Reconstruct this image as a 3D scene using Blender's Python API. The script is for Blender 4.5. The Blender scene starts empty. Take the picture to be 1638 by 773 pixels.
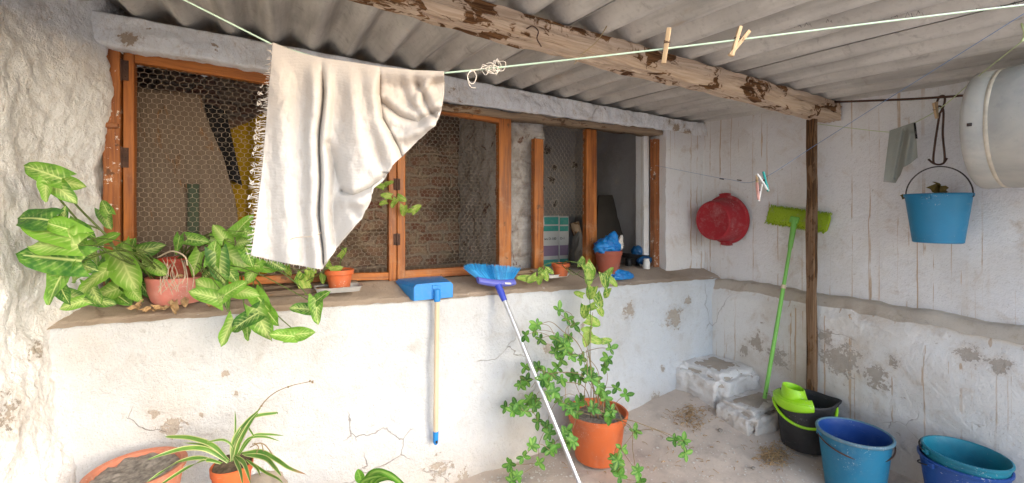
import bpy, math, random
from mathutils import Vector, Matrix, noise
random.seed(7)
PI = math.pi
C = bpy.context.scene.collection
V = Vector
# ------------------------------------------------------------------ camera maths (metres; Y runs into the window wall)
YAW = math.radians(28.1); CA, SA = math.cos(YAW), math.sin(YAW)
FPX, CX, HY = 710.0, 819.0, 340.0
R_ = V((CA, -SA, 0)); F_ = V((SA, CA, 0)); U_ = V((0, 0, 1))
def pt(px, py, t):
    return F_*t + R_*((px-CX)/FPX*t) + U_*((HY-py)/FPX*t)
def atY(px, py, Y):
    return pt(px, py, Y/(CA-(px-CX)/FPX*SA))
def atX(px, py, X):
    return pt(px, py, X/(SA+(px-CX)/FPX*CA))
def atZ(px, py, z):
    return pt(px, py, z*FPX/(HY-py))
def lerp(a, b, t): return a+(b-a)*t
def clamp(x, a=0., b=1.): return max(a, min(b, x))
def sstep(a, b, x):
    t = clamp((x-a)/(b-a)); return t*t*(3-2*t)
def poly(pts, x):
    """piecewise linear lookup"""
    if x <= pts[0][0]: return pts[0][1]
    for (x0, y0), (x1, y1) in zip(pts, pts[1:]):
        if x <= x1: return y0+(y1-y0)*(x-x0)/(x1-x0)
    return pts[-1][1]
def nz(x, y, z, s=1., o=3):
    return noise.fractal(V((x*s, y*s, z*s)), 1.0, 2.0, o)
def roofz(X, Y): return .70 - .034*(X-2.83) + .05*(Y-2.3)
def floorz(X, Y):
    r = .13*sstep(.9, 2.5, X)*sstep(1.0, 2.1, Y) + .05*sstep(1.8, 2.7, X)
    return -1.35 + r + .008*nz(X, Y, 0, 2.2)

# ------------------------------------------------------------------ mesh builder
class MB:
    def __init__(s): s.v = []; s.f = []; s.uv = []; s.col = []; s.cur = (1, 1, 1, 1)
    def vert(s, p): s.v.append(V(p)); s.col.append(s.cur); return len(s.v)-1
    def face(s, ids, uvs=None):
        s.f.append(tuple(ids)); s.uv.append(uvs or [(0, 0)]*len(ids))
    def grid(s, nu, nv, fn, uvfn=None, flip=False):
        ids = [[s.vert(fn(i/nu, j/nv)) for j in range(nv+1)] for i in range(nu+1)]
        uvfn = uvfn or (lambda a, b: (a, b))
        for i in range(nu):
            for j in range(nv):
                q = [(i, j), (i+1, j), (i+1, j+1), (i, j+1)]
                if flip: q = q[::-1]
                s.face([ids[a][b] for a, b in q], [uvfn(a/nu, b/nv) for a, b in q])
        return ids
    def tube(s, pts, r, seg=8, caps=True, r1=None):
        pts = [V(p) for p in pts]; n = len(pts)
        rr = r if isinstance(r, (list, tuple)) else [lerp(r, r if r1 is None else r1, i/max(1, n-1)) for i in range(n)]
        rings = []; up = None; L = 0
        for i, p in enumerate(pts):
            d = (pts[min(i+1, n-1)]-pts[max(i-1, 0)])
            d = d.normalized() if d.length > 1e-9 else V((0, 0, 1))
            if up is None:
                up = V((0, 0, 1)) if abs(d.z) < .9 else V((1, 0, 0))
            a = d.cross(up)
            if a.length < 1e-6: a = d.orthogonal()
            a.normalize(); b = a.cross(d); up = b
            if i: L += (p-pts[i-1]).length
            rings.append(([s.vert(p+(a*math.cos(2*PI*k/seg)+b*math.sin(2*PI*k/seg))*rr[i]) for k in range(seg)], L))
        for (r0, l0), (r1_, l1) in zip(rings, rings[1:]):
            for k in range(seg):
                k2 = (k+1) % seg
                s.face([r0[k], r0[k2], r1_[k2], r1_[k]], [(l0, k/seg), (l0, (k+1)/seg), (l1, (k+1)/seg), (l1, k/seg)])
        if caps:
            s.face(rings[0][0][::-1]); s.face(rings[-1][0])
    def lathe(s, prof, seg=40, M=None, sx=1., sy=1., fn=None):
        """prof: (r, z) list; closed where r == 0"""
        M = M or Matrix.Identity(4); rings = []
        for r, z in prof:
            if r < 1e-6: rings.append([s.vert(M @ V((0, 0, z)))])
            else:
                ring = []
                for k in range(seg):
                    a = 2*PI*k/seg; p = V((r*sx*math.cos(a), r*sy*math.sin(a), z))
                    if fn: p = fn(p, a)
                    ring.append(s.vert(M @ p))
                rings.append(ring)
        for i in range(len(rings)-1):
            A, B = rings[i], rings[i+1]
            for k in range(seg):
                k2 = (k+1) % seg
                u = [(k/seg, i), ((k+1)/seg, i), ((k+1)/seg, i+1), (k/seg, i+1)]
                if len(A) == 1 and len(B) == 1: continue
                if len(A) == 1: s.face([A[0], B[k2], B[k]], u[:3])
                elif len(B) == 1: s.face([A[k], A[k2], B[0]], u[:3])
                else: s.face([A[k], A[k2], B[k2], B[k]], u)
    def box(s, lo, hi, M=None, n=(1, 1, 1), jit=0., axis=0):
        """box with UV: u metres along `axis`, v around"""
        lo, hi = V(lo), V(hi); M = M or Matrix.Identity(4); sd = random.random()*50
        def put(p):
            q = V((lerp(lo.x, hi.x, p[0]), lerp(lo.y, hi.y, p[1]), lerp(lo.z, hi.z, p[2])))
            if jit: q += V((nz(q.x+sd, q.y, q.z, 9), nz(q.x, q.y+sd, q.z, 9), nz(q.x, q.y, q.z+sd, 9)))*jit
            return q
        cache = {}
        def vid(p):
            k = tuple(round(c, 5) for c in p)
            if k not in cache: cache[k] = s.vert(M @ put(p))
            return cache[k]
        for ax in range(3):
            a, b = (ax+1) % 3, (ax+2) % 3
            for side in (0, 1):
                for i in range(n[a]):
                    for j in range(n[b]):
                        q = []
                        for di, dj in ((0, 0), (1, 0), (1, 1), (0, 1)):
                            p = [0, 0, 0]; p[ax] = side; p[a] = (i+di)/n[a]; p[b] = (j+dj)/n[b]; q.append(p)
                        if not side: q = q[::-1]
                        uvs = []
                        for p in q:
                            w = [lerp(lo[c], hi[c], p[c]) for c in range(3)]
                            o = [c for c in range(3) if c != axis]
                            uvs.append((w[axis]+sd, w[o[0]]+w[o[1]]+sd))
                        s.face([vid(p) for p in q], uvs)
    def bar(s, p0, p1, w, d, side=V((1, 0, 0)), n=8, jit=.0):
        """square bar between two points; w across `side`, d along the other"""
        p0, p1 = V(p0), V(p1); z = (p1-p0).normalized(); y = z.cross(side).normalized(); x = y.cross(z)
        M = Matrix(((x.x, y.x, z.x, p0.x), (x.y, y.y, z.y, p0.y), (x.z, y.z, z.z, p0.z), (0, 0, 0, 1)))
        s.box((-w/2, -d/2, 0), (w/2, d/2, (p1-p0).length), M, (1, 1, n), jit, axis=2)
    def ball(s, c, r, seg=12, sc=(1, 1, 1)):
        n = seg//2
        s.lathe([(r*math.sin(PI*i/n), -r*math.cos(PI*i/n)) for i in range(n+1)], seg, Matrix.Translation(V(c)) @ Matrix.Diagonal((sc[0], sc[1], sc[2], 1)))
    def mesh(s, name):
        me = bpy.data.meshes.new(name)
        me.from_pydata([tuple(p) for p in s.v], [], s.f)
        uvl = me.uv_layers.new(name='UVMap'); i = 0
        flat = [c for u in s.uv for q in u for c in q]
        uvl.data.foreach_set('uv', flat)
        ca = me.color_attributes.new('tint', 'FLOAT_COLOR', 'POINT')
        ca.data.foreach_set('color', [c for q in s.col for c in q])
        me.update(); return me

def wloc(o):
    l = V((0, 0, 0))
    while o: l += V(o.location); o = o.parent
    return l
def props(o, label=None, cat=None, group=None, kind=None):
    for k, v in (('label', label), ('category', cat), ('group', group), ('kind', kind)):
        if v: o[k] = v
    return o
def thing(name, label, cat, loc=(0, 0, 0), rot=(0, 0, 0), group=None):
    o = bpy.data.objects.new(name, None); C.objects.link(o)
    o.location = loc; o.rotation_euler = rot; o.empty_display_size = .05
    return props(o, label, cat, group)
def ob(name, mb, mat, parent=None, label=None, cat=None, group=None, kind=None, smooth=True, local=False,
       bevel=0, sub=0, solid=0, auto=None):
    me = mb.mesh(name)
    if parent is None:
        xs = [p.co for p in me.vertices]
        base = V(((min(p.x for p in xs)+max(p.x for p in xs))/2, (min(p.y for p in xs)+max(p.y for p in xs))/2, min(p.z for p in xs)))
    else: base = V((0, 0, 0))
    if not local:
        me.transform(Matrix.Translation(-(wloc(parent) if parent else base)))
    o = bpy.data.objects.new(name, me); C.objects.link(o)
    if parent is None: o.location = base
    else: o.parent = parent
    me.materials.append(mat)
    if smooth: me.polygons.foreach_set('use_smooth', [True]*len(me.polygons))
    if auto and smooth: me.set_sharp_from_angle(angle=math.radians(auto))
    if solid:
        m = o.modifiers.new('Solidify', 'SOLIDIFY'); m.thickness = solid; m.offset = 0
    if bevel:
        m = o.modifiers.new('Bevel', 'BEVEL'); m.width = bevel; m.segments = 2; m.limit_method = 'ANGLE'
    if sub:
        m = o.modifiers.new('Subsurf', 'SUBSURF'); m.levels = m.render_levels = sub
    return props(o, label, cat, group, kind)
def spline(pts, n=8):
    pts = [V(p) for p in pts]; out = []
    P = [pts[0]*2-pts[1]]+pts+[pts[-1]*2-pts[-2]]
    for i in range(1, len(P)-2):
        for k in range(n):
            t = k/n; a, b, c, d = P[i-1:i+3]
            out.append(.5*((2*b)+(c-a)*t+(2*a-5*b+4*c-d)*t*t+(3*b-a-3*c+d)*t*t*t))
    out.append(pts[-1]); return out

# ------------------------------------------------------------------ material helper
class MT:
    def __init__(s, name, rough=.8, **kw):
        s.m = bpy.data.materials.new(name); s.m.use_nodes = True
        s.nt = s.m.node_tree; s.b = s.nt.nodes['Principled BSDF']; s.out = s.nt.nodes['Material Output']
        s.set('Roughness', rough)
        for k, v in kw.items(): s.set(k.replace('_', ' '), v)
        s._pos = None
    def set(s, k, v, node=None):
        i = (node or s.b).inputs[k] if not isinstance(k, int) else (node or s.b).inputs[k]
        if isinstance(v, bpy.types.NodeSocket): s.nt.links.new(v, i)
        elif isinstance(v, (tuple, list)) and len(v) == 3 and i.type == 'RGBA': i.default_value = (*v, 1)
        else: i.default_value = v
    def n(s, t, ins=None, **props):
        nd = s.nt.nodes.new(t)
        for k, v in props.items(): setattr(nd, k, v)
        for k, v in (ins or {}).items(): s.set(k, v, nd)
        return nd
    def pos(s): return s.n('ShaderNodeNewGeometry').outputs['Position']
    def obj(s): return s.n('ShaderNodeTexCoord').outputs['Object']
    def uv(s): return s.n('ShaderNodeTexCoord').outputs['UV']
    def tint(s): return s.n('ShaderNodeAttribute', attribute_name='tint').outputs['Color']
    def mapv(s, v, sc=(1, 1, 1), loc=(0, 0, 0)):
        return s.n('ShaderNodeMapping', {'Vector': v, 'Scale': sc, 'Location': loc}).outputs[0]
    def noise(s, v, sc, det=4, ro=.55, dist=0.):
        return s.n('ShaderNodeTexNoise', {'Vector': v, 'Scale': sc, 'Detail': det, 'Roughness': ro, 'Distortion': dist}).outputs['Fac']
    def vor(s, v, sc, feature='F1', rnd=1.):
        return s.n('ShaderNodeTexVoronoi', {'Vector': v, 'Scale': sc, 'Randomness': rnd}, feature=feature).outputs['Distance']
    def math(s, op, a, b=0., c=0.):
        nd = s.n('ShaderNodeMath', operation=op); s.set(0, a, nd); s.set(1, b, nd); s.set(2, c, nd); return nd.outputs[0]
    def mr(s, v, a, b, c=0., d=1.):
        return s.n('ShaderNodeMapRange', {'Value': v, 'From Min': a, 'From Max': b, 'To Min': c, 'To Max': d}, interpolation_type='SMOOTHSTEP').outputs[0]
    def mix(s, f, a, b, mode='MIX'):
        nd = s.n('ShaderNodeMix', data_type='RGBA', blend_type=mode)
        s.set(0, f, nd)
        for i, v in ((6, a), (7, b)):
            s.set(i, v, nd)
        return nd.outputs[2]
    def sep(s, v):
        return s.n('ShaderNodeSeparateXYZ', {0: v}).outputs
    def comb(s, x, y, z):
        return s.n('ShaderNodeCombineXYZ', {0: x, 1: y, 2: z}).outputs[0]
    def vadd(s, a, b): 
        nd = s.n('ShaderNodeVectorMath', operation='ADD'); s.set(0, a, nd); s.set(1, b, nd); return nd.outputs[0]
    def warp(s, v, sc, amt):
        c = s.n('ShaderNodeTexNoise', {'Vector': v, 'Scale': sc, 'Detail': 4}).outputs['Color']
        nd = s.n('ShaderNodeVectorMath', operation='MULTIPLY_ADD'); s.set(0, c, nd); s.set(1, (amt,)*3, nd); s.set(2, v, nd); return nd.outputs[0]
    def spots(s, v, L):
        """field: max over (1 - distance / radius)"""
        f = None
        for (p, r, *st) in L:
            mp = s.n('ShaderNodeVectorMath', operation='SUBTRACT'); s.set(0, v, mp); s.set(1, tuple(p), mp)
            sc = s.n('ShaderNodeVectorMath', operation='MULTIPLY'); s.set(0, mp.outputs[0], sc)
            rr = r if isinstance(r, tuple) else (r, r, r); s.set(1, tuple(1/q for q in rr), sc)
            ln = s.n('ShaderNodeVectorMath', operation='LENGTH'); s.set(0, sc.outputs[0], ln)
            d = s.math('SUBTRACT', 1., ln.outputs['Value'])
            f = d if f is None else s.math('MAXIMUM', f, d)
        return f
    def bump(s, h, st=.3, dist=.01, nrm=None):
        ins = {'Height': h, 'Strength': st, 'Distance': dist}
        if nrm is not None: ins['Normal'] = nrm
        o = s.n('ShaderNodeBump', ins).outputs[0]; s.set('Normal', o); return o
    def col(s, c): s.set('Base Color', c)

def plaster(name, base=(.80, .80, .80), warm=(.66, .61, .55), stain=(.48, .37, .27), peel=(.33, .29, .25), spots=None, ochre=None,
            drips=False, lowdirt=None, flake=.735, crack=.012, warmth=(.45, .72), rough_bump=.35, crumple=False):
    m = MT(name, .88, Specular_IOR_Level=.2); P = m.pos()
    big = m.noise(P, 1.7, 5, .6); med = m.noise(P, 7, 8, .65, .6); fine = m.noise(P, 55, 6, .7); vf = m.noise(P, 190, 3, .6)
    c = m.mix(m.mr(big, *warmth), base, warm)
    c = m.mix(m.math('MULTIPLY', m.mr(med, .52, .75), .55), c, stain)
    c = m.mix(m.math('MULTIPLY', m.mr(fine, .58, .8), .35), c, stain)
    if drips:
        wb = m.warp(P, 3, .012)
        d1 = m.noise(m.mapv(wb, (20, 20, .22)), 1, 2, .5); d2 = m.noise(m.mapv(wb, (48, 48, .45), (3, 1, 0)), 1, 2, .5)
        dm = m.math('MULTIPLY', m.mr(d1, .55, .70), m.mr(med, .30, .6))
        dn = m.math('MULTIPLY', m.mr(d2, .625, .67), m.mr(big, .32, .5))
        ym = m.noise(m.mapv(P, (2.6, 2.6, .5), (4, 4, 0)), 1, 3, .6)
        c = m.mix(m.math('MULTIPLY', m.math('MULTIPLY', dm, m.mr(ym, .42, .6)), .26), c, (.54, .44, .34))
        c = m.mix(m.math('MULTIPLY', m.math('MULTIPLY', dn, m.mr(ym, .36, .52)), .8), c, (.47, .31, .18))
    if lowdirt:   # grime rising from the floor, (z0, z1, colour, amount)
        z = m.sep(P)[2]; f = m.mr(m.math('ADD', z, m.math('MULTIPLY', med, .3)), lowdirt[0], lowdirt[1], 1, 0)
        c = m.mix(m.math('MULTIPLY', f, lowdirt[3]), c, lowdirt[2])
    W = m.warp(P, 6, .16)
    cr = m.mr(m.vor(W, 2.1, 'DISTANCE_TO_EDGE'), 0, crack, 1, 0)
    crm = m.math('MULTIPLY', cr, m.mr(m.noise(P, 2.6, 2), .55, .62))
    c = m.mix(m.math('MULTIPLY', crm, .5), c, (.16, .11, .08))
    pe = m.mr(m.noise(P, 15, 7, .62, .4), flake, flake+.012)
    if ochre:
        f = m.spots(P, ochre); f = m.math('ADD', f, m.math('MULTIPLY', m.math('SUBTRACT', m.noise(P, 9, 6, .65), .5), 1.6))
        c = m.mix(m.math('MULTIPLY', m.mr(f, .15, .9), .20), c, (.48, .40, .31))
    if spots:
        f = m.spots(P, spots)
        f = m.math('ADD', f, m.math('MULTIPLY', m.math('SUBTRACT', m.noise(P, 30, 7, .68), .5), 2.4))
        f = m.math('ADD', f, m.math('MULTIPLY', m.math('SUBTRACT', m.noise(P, 8, 3), .5), 1.2))
        f = m.math('ADD', f, m.math('MULTIPLY', m.math('SUBTRACT', m.noise(P, 95, 5, .7), .5), 1.3))
        pe = m.math('MAXIMUM', pe, m.mr(f, .42, .45))
        c = m.mix(m.math('MULTIPLY', m.mr(f, -.1, .42), .32), c, stain); c = m.mix(m.math('MULTIPLY', m.math('MULTIPLY', m.mr(f, .28, .36), m.mr(f, .36, .43, 1, 0)), .5), c, (.82, .81, .8))
    pc = m.mix(m.noise(P, 40, 5), peel, tuple(min(1, q*1.45) for q in peel))
    c = m.mix(m.math('MULTIPLY', pe, .92), c, pc)
    c = m.mix(m.math('MULTIPLY', m.mr(vf, .62, .70), .35), c, (.2, .16, .12)); c = m.mix(m.math('MULTIPLY', m.mr(m.noise(P, 34, 7, .75, .4), .60, .70), .45), c, tuple(q*.72 for q in stain))
    if crumple:
        W2 = m.warp(m.mapv(P, (1, 1, .62)), 7, .10); ce = m.vor(W2, 17, 'DISTANCE_TO_EDGE'); cf = m.vor(W2, 17); rg = m.noise(m.mapv(P, (1, 1, .5)), 26, 7, .7, 1.5)
        c = m.mix(m.math('MULTIPLY', m.mr(rg, .52, .74), m.math('MULTIPLY', m.mr(big, .3, .65), .6)), c, (.52, .41, .30))
        c = m.mix(m.math('MULTIPLY', m.mr(ce, 0, .12, 1, 0), .12), c, (.42, .33, .25))
        med = m.math('ADD', m.math('ADD', med, m.math('MULTIPLY', cf, .9)), m.math('MULTIPLY', rg, -.7))
    m.col(c)
    h = m.math('ADD', m.math('MULTIPLY', med, .9), m.math('MULTIPLY', fine, .75))
    h = m.math('ADD', h, m.math('MULTIPLY', vf, .25))
    h = m.math('SUBTRACT', h, m.math('MULTIPLY', pe, .8)); h = m.math('SUBTRACT', h, m.math('MULTIPLY', crm, .4))
    m.bump(h, rough_bump, .02)
    return m.m

def varnish(name, dark=(.15, .038, .009), light=(.47, .16, .03), paint=.76):
    m = MT(name, .42, Specular_IOR_Level=.4); uv = m.uv(); P = m.pos()
    g = m.noise(m.mapv(uv, (4, 90, 1)), 1, 6, .6, .8); b = m.noise(m.mapv(uv, (2.2, 14, 1)), 1, 4, .6)
    c = m.mix(m.mr(m.math('ADD', m.math('MULTIPLY', g, .6), m.math('MULTIPLY', b, .5)), .35, .75), dark, light)
    worn = m.mr(m.math('SUBTRACT', m.noise(P, 9, 6, .7), m.math('MULTIPLY', m.sep(P)[2], .16)), .52, .72)
    c = m.mix(m.math('MULTIPLY', worn, .55), c, (.40, .23, .135))
    sp = m.mr(m.math('ADD', m.math('MULTIPLY', m.noise(P, 55, 5, .7), .7), m.math('MULTIPLY', m.noise(P, 8, 3), .3)), paint-.06, paint-.05)
    c = m.mix(m.math('MULTIPLY', sp, .8), c, (.72, .69, .64))
    dk = m.mr(m.noise(P, 16, 5, .6), .64, .7)
    c = m.mix(m.math('MULTIPLY', dk, .7), c, (.05, .022, .01))
    m.col(c); m.set('Roughness', m.mr(g, .2, .8, .32, .62)); m.bump(g, .25, .003); return m.m
def oldwood(name, light=(.52, .40, .29), mid=(.34, .24, .16), dark=(.07, .035, .016), amt=(.56, .60), gs=1.):
    m = MT(name, .85, Specular_IOR_Level=.2); uv = m.uv(); P = m.pos()
    g = m.noise(m.mapv(uv, (3*gs, 80, 1)), 1, 7, .65, 1.2)
    c = m.mix(m.mr(g, .35, .7), mid, light)
    W = m.warp(m.mapv(uv, (1, 1.6, 1)), 10, .12)
    k = m.noise(W, 5.5, 6, .62, 1.0)
    c = m.mix(m.mr(k, amt[0], amt[1]), c, m.mix(m.mr(g, .4, .65), dark, (.24, .12, .05)))
    l = m.mr(m.noise(m.mapv(uv, (2, 120, 1)), 1, 4, .5, 2.), .62, .68)
    c = m.mix(m.math('MULTIPLY', l, .6), c, dark)
    m.col(c); m.bump(m.math('ADD', g, m.math('MULTIPLY', k, -.6)), .6, .006); return m.m
def plastic(name, c0, c1=None, rough=.38, dust=.35, dustc=(.45, .40, .34), ds=14, splash=.78, spec=.5):
    m = MT(name, rough, Specular_IOR_Level=spec); P = m.obj(); c1 = c1 or tuple(q*.75 for q in c0)
    n1 = m.noise(P, 6, 5, .6); n2 = m.noise(P, ds*3, 6, .7)
    c = m.mix(m.mr(n1, .35, .7), c0, c1)
    c = m.mix(m.math('MULTIPLY', m.mr(m.math('ADD', m.math('MULTIPLY', n1, .4), m.math('MULTIPLY', n2, .6)), .45, .75), dust), c, dustc)
    sx = m.mr(m.math('ADD', m.math('MULTIPLY', m.noise(P, 130, 3, .6), .62), m.math('MULTIPLY', m.noise(P, 7, 4), .38)), splash-.16, splash-.13)
    c = m.mix(m.math('MULTIPLY', sx, .7), c, tuple(min(.8, q*.4+.38) for q in dustc))
    sc_ = m.mr(m.noise(m.mapv(P, (25, 25, 260)), 1, 3, .6, .6), .66, .72); c = m.mix(m.math('MULTIPLY', sc_, .3), c, tuple(min(.8, q*.5+.2) for q in dustc))
    m.col(c); m.set('Roughness', m.mr(n2, .3, .8, rough, min(1, rough+.3)))
    m.bump(n2, .12, .003); return m.m
def leafmat(name, dark, light, vein, veiny=1., patch=0., freq=8):
    m = MT(name, .5, Specular_IOR_Level=.4); uv = m.uv(); s = m.sep(uv); T = m.sep(m.tint())
    a = m.math('MULTIPLY', m.math('ABSOLUTE', m.math('SUBTRACT', s[0], .5)), 2)
    rnd = m.math('MULTIPLY', T[2], 17.)
    uvr = m.vadd(uv, m.comb(rnd, rnd, 0))
    n1 = m.noise(m.mapv(uvr, (2, 3, 1)), 2.0, 4, .6); n2 = m.noise(uvr, 12, 4, .6)
    mid = m.mr(a, .03, .11, 1, 0)
    ph = m.math('MULTIPLY', m.math('SUBTRACT', s[1], m.math('MULTIPLY', a, .30)), freq)
    fr = m.math('ABSOLUTE', m.math('SUBTRACT', m.math('FRACT', ph), .5))
    lat = m.math('MULTIPLY', m.mr(fr, .02, .24, .85, 0), m.mr(a, .25, .95, 1, .05))
    f = m.math('MAXIMUM', mid, m.math('MULTIPLY', lat, m.mr(m.math('ADD', n1, m.math('MULTIPLY', T[0], .6)), .45, 1.0, .1, .95)))
    c = m.mix(m.mr(m.math('ADD', n1, m.math('MULTIPLY', T[1], .5)), .4, .95), dark, light)
    halo = m.math('MULTIPLY', m.mr(a, .0, .8, 1, 0), m.mr(m.math('ADD', n1, m.math('MULTIPLY', T[0], .7)), .6, 1.15)); c = m.mix(m.math('MULTIPLY', halo, .55), c, vein); c = m.mix(m.math('MULTIPLY', f, veiny), c, vein)
    if patch:
        pf = m.mr(m.noise(m.mapv(uvr, (3, 1.3, 1)), 2.4, 4, .6, .8), .50-.1*patch, .56-.1*patch)
        c = m.mix(m.math('MULTIPLY', pf, .85), c, (.47, .56, .14))
    c = m.mix(m.mr(n2, .6, .8, 0, .25), c, dark)
    m.col(c); m.bump(m.math('ADD', m.math('MULTIPLY', lat, -.6), n2), .25, .003)
    tr = m.n('ShaderNodeBsdfTranslucent', {'Color': c}); mx = m.n('ShaderNodeMixShader', {0: .28, 1: m.b.outputs[0], 2: tr.outputs[0]})
    m.nt.links.new(mx.outputs[0], m.out.inputs[0]); return m.m
def simple(name, c, rough=.6, metal=0., var=.25, sc=20, bump=.1):
    m = MT(name, rough, Metallic=metal); P = m.obj(); n = m.noise(P, sc, 5, .6)
    m.col(m.mix(m.mr(n, .3, .75), c, tuple(q*(1-var) for q in c))); m.bump(n, bump, .004); return m.m
# ------------------------------------------------------------------ materials
YW, XE, XU, YF = 2.13, 2.75, 2.85, 2.33     # sill wall face, end wall low / high face, window frame face
def sp(L, fn): return [(fn(px, py), r) for px, py, r in L]
wY = lambda x, y: atY(x, y, YW); wX = lambda x, y: atX(x, y, XE)
M_sillwall = plaster('whitewashed_plaster', (.61, .645, .69), (.54, .55, .565), stain=(.44, .42, .40), crack=.006, flake=.725, warmth=(.42, .75), rough_bump=.8,
    spots=sp([(1008, 498, .075), (1078, 508, .11), (1100, 480, .05), (876, 558, .055), (360, 598, .022), (322, 664, .016), (278, 682, .06), (246, 660, .03),
              (1045, 640, .07), (700, 748, .09), (378, 630, .013), (930, 520, .03), (560, 706, .012), (1060, 590, .03), (740, 760, .06)], wY),
    ochre=sp([(270, 660, .16), (640, 600, .12), (820, 690, .15), (1090, 560, .2), (130, 560, .15)], wY),
    lowdirt=(-1.32, -.85, (.52, .45, .38), .65))
M_sidewall = plaster('rough_limewash', (.88, .90, .93), (.80, .78, .76), (.50, .44, .38), crack=.0, flake=.74, warmth=(.45, .75), rough_bump=.8, crumple=True,
    spots=sp([(20, 660, .10), (95, 690, .08), (120, 610, .05), (60, 560, .05)], lambda x, y: atX(x, y, -.7)),
    ochre=sp([(80, 560, .2), (60, 640, .25), (140, 60, .12)], lambda x, y: atX(x, y, -.7)))
M_endlow = plaster('stained_plaster_low', (.74, .73, .715), (.58, .525, .46), drips=True, crack=.006, flake=.685, rough_bump=.5, lowdirt=(-1.3, -.7, (.46, .39, .32), .7),
    spots=sp([(1345, 575, (.2, .15, .13)), (1320, 540, .07), (1400, 600, .09), (1210, 548, .08), (1245, 575, .10), (1190, 560, .05), (1550, 570, .06), (1600, 585, .05), (1430, 580, .04)], wX),
    ochre=sp([(1450, 520, .2), (1560, 550, .25), (1380, 640, .2), (1500, 620, .25)], wX))
M_endup = plaster('stained_plaster_high', (.76, .755, .765), (.68, .65, .62), drips=True, crack=.0, flake=.735, warmth=(.42, .75), rough_bump=.5)
M_ledge = plaster('dusty_ledge_plaster', (.52, .46, .39), (.38, .31, .24), (.30, .23, .16), flake=.68)
M_sill = plaster('dirty_sill_mortar', (.40, .33, .27), (.30, .235, .18), (.2, .15, .11), peel=(.5, .47, .43), flake=.68, rough_bump=.5)
M_lintel = plaster('peeling_paint', (.86, .88, .91), (.80, .79, .77), crack=.018, peel=(.34, .26, .19), flake=.655, warmth=(.45, .75), crumple=True, rough_bump=.55,
    spots=sp([(1075, 190, .06), (1098, 215, .08), (922, 180, .025), (735, 160, .03), (560, 130, .02), (1085, 205, .06), (205, 60, .04)], lambda x, y: atY(x, y, 2.24)))
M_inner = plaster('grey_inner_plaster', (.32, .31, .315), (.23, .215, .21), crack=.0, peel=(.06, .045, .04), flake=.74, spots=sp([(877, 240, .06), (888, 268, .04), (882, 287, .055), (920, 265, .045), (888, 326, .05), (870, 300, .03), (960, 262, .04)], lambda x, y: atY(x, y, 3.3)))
M_step = plaster('step_plaster', (.80, .79, .78), (.66, .61, .55), peel=(.40, .35, .30), flake=.62, crack=.0, rough_bump=.7, lowdirt=(-1.3, -.85, (.42, .35, .29), .75))
M_steptop = plaster('step_mortar', (.44, .38, .32), (.33, .28, .23), peel=(.6, .57, .53), flake=.68)

def m_ground():
    m = MT('dusty_concrete', .92, Specular_IOR_Level=.15); P = m.pos()
    a = m.noise(P, 1.6, 5, .6); b = m.noise(P, 9, 8, .65); f = m.noise(P, 90, 5, .65)
    c = m.mix(m.mr(a, .35, .7), (.60, .51, .435), (.48, .41, .355))
    c = m.mix(m.math('MULTIPLY', m.mr(b, .45, .72), .5), c, (.29, .25, .22))
    c = m.mix(m.math('MULTIPLY', m.mr(f, .55, .75), .35), c, (.25, .2, .16))
    v = m.vor(m.warp(P, 30, .03), 42); w = m.mr(m.noise(P, 2.3, 4), .42, .68)
    c = m.mix(m.math('MULTIPLY', m.mr(v, .10, .17, 1, 0), m.math('MULTIPLY', w, .75)), c, (.72, .69, .64))
    v2 = m.vor(m.warp(P, 14, .05), 17)
    c = m.mix(m.math('MULTIPLY', m.mr(v2, .05, .09, 1, 0), .5), c, (.70, .67, .63))
    m.col(c); m.bump(m.math('ADD', b, m.math('MULTIPLY', f, .4)), .35, .012); return m.m
M_ground = m_ground()
def m_brick():
    m = MT('rough_brickwork', .95, Specular_IOR_Level=.1); P = m.pos(); s = m.sep(P)
    q = m.warp(m.comb(m.math('ADD', s[0], s[1]), s[2], 0), 7, .13)
    bt = m.n('ShaderNodeTexBrick', {'Vector': q, 'Color1': (.33, .21, .15, 1), 'Color2': (.20, .085, .06, 1), 'Mortar': (.34, .27, .215, 1), 'Scale': 1.,
        'Mortar Size': .016, 'Mortar Smooth': .6, 'Bias': -.1, 'Brick Width': .17, 'Row Height': .085})
    n = m.noise(P, 12, 6, .65); b = m.noise(P, 3.2, 5, .6)
    c = m.mix(m.mr(n, .42, .66), bt.outputs['Color'], (.36, .28, .2))
    c = m.mix(m.math('MULTIPLY', m.mr(b, .48, .62), .7), c, (.14, .10, .075))
    m.col(c); m.bump(m.math('SUBTRACT', m.math('MULTIPLY', n, .7), m.math('MULTIPLY', bt.outputs['Fac'], .6)), .8, .03); return m.m
M_brick = m_brick()
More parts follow.
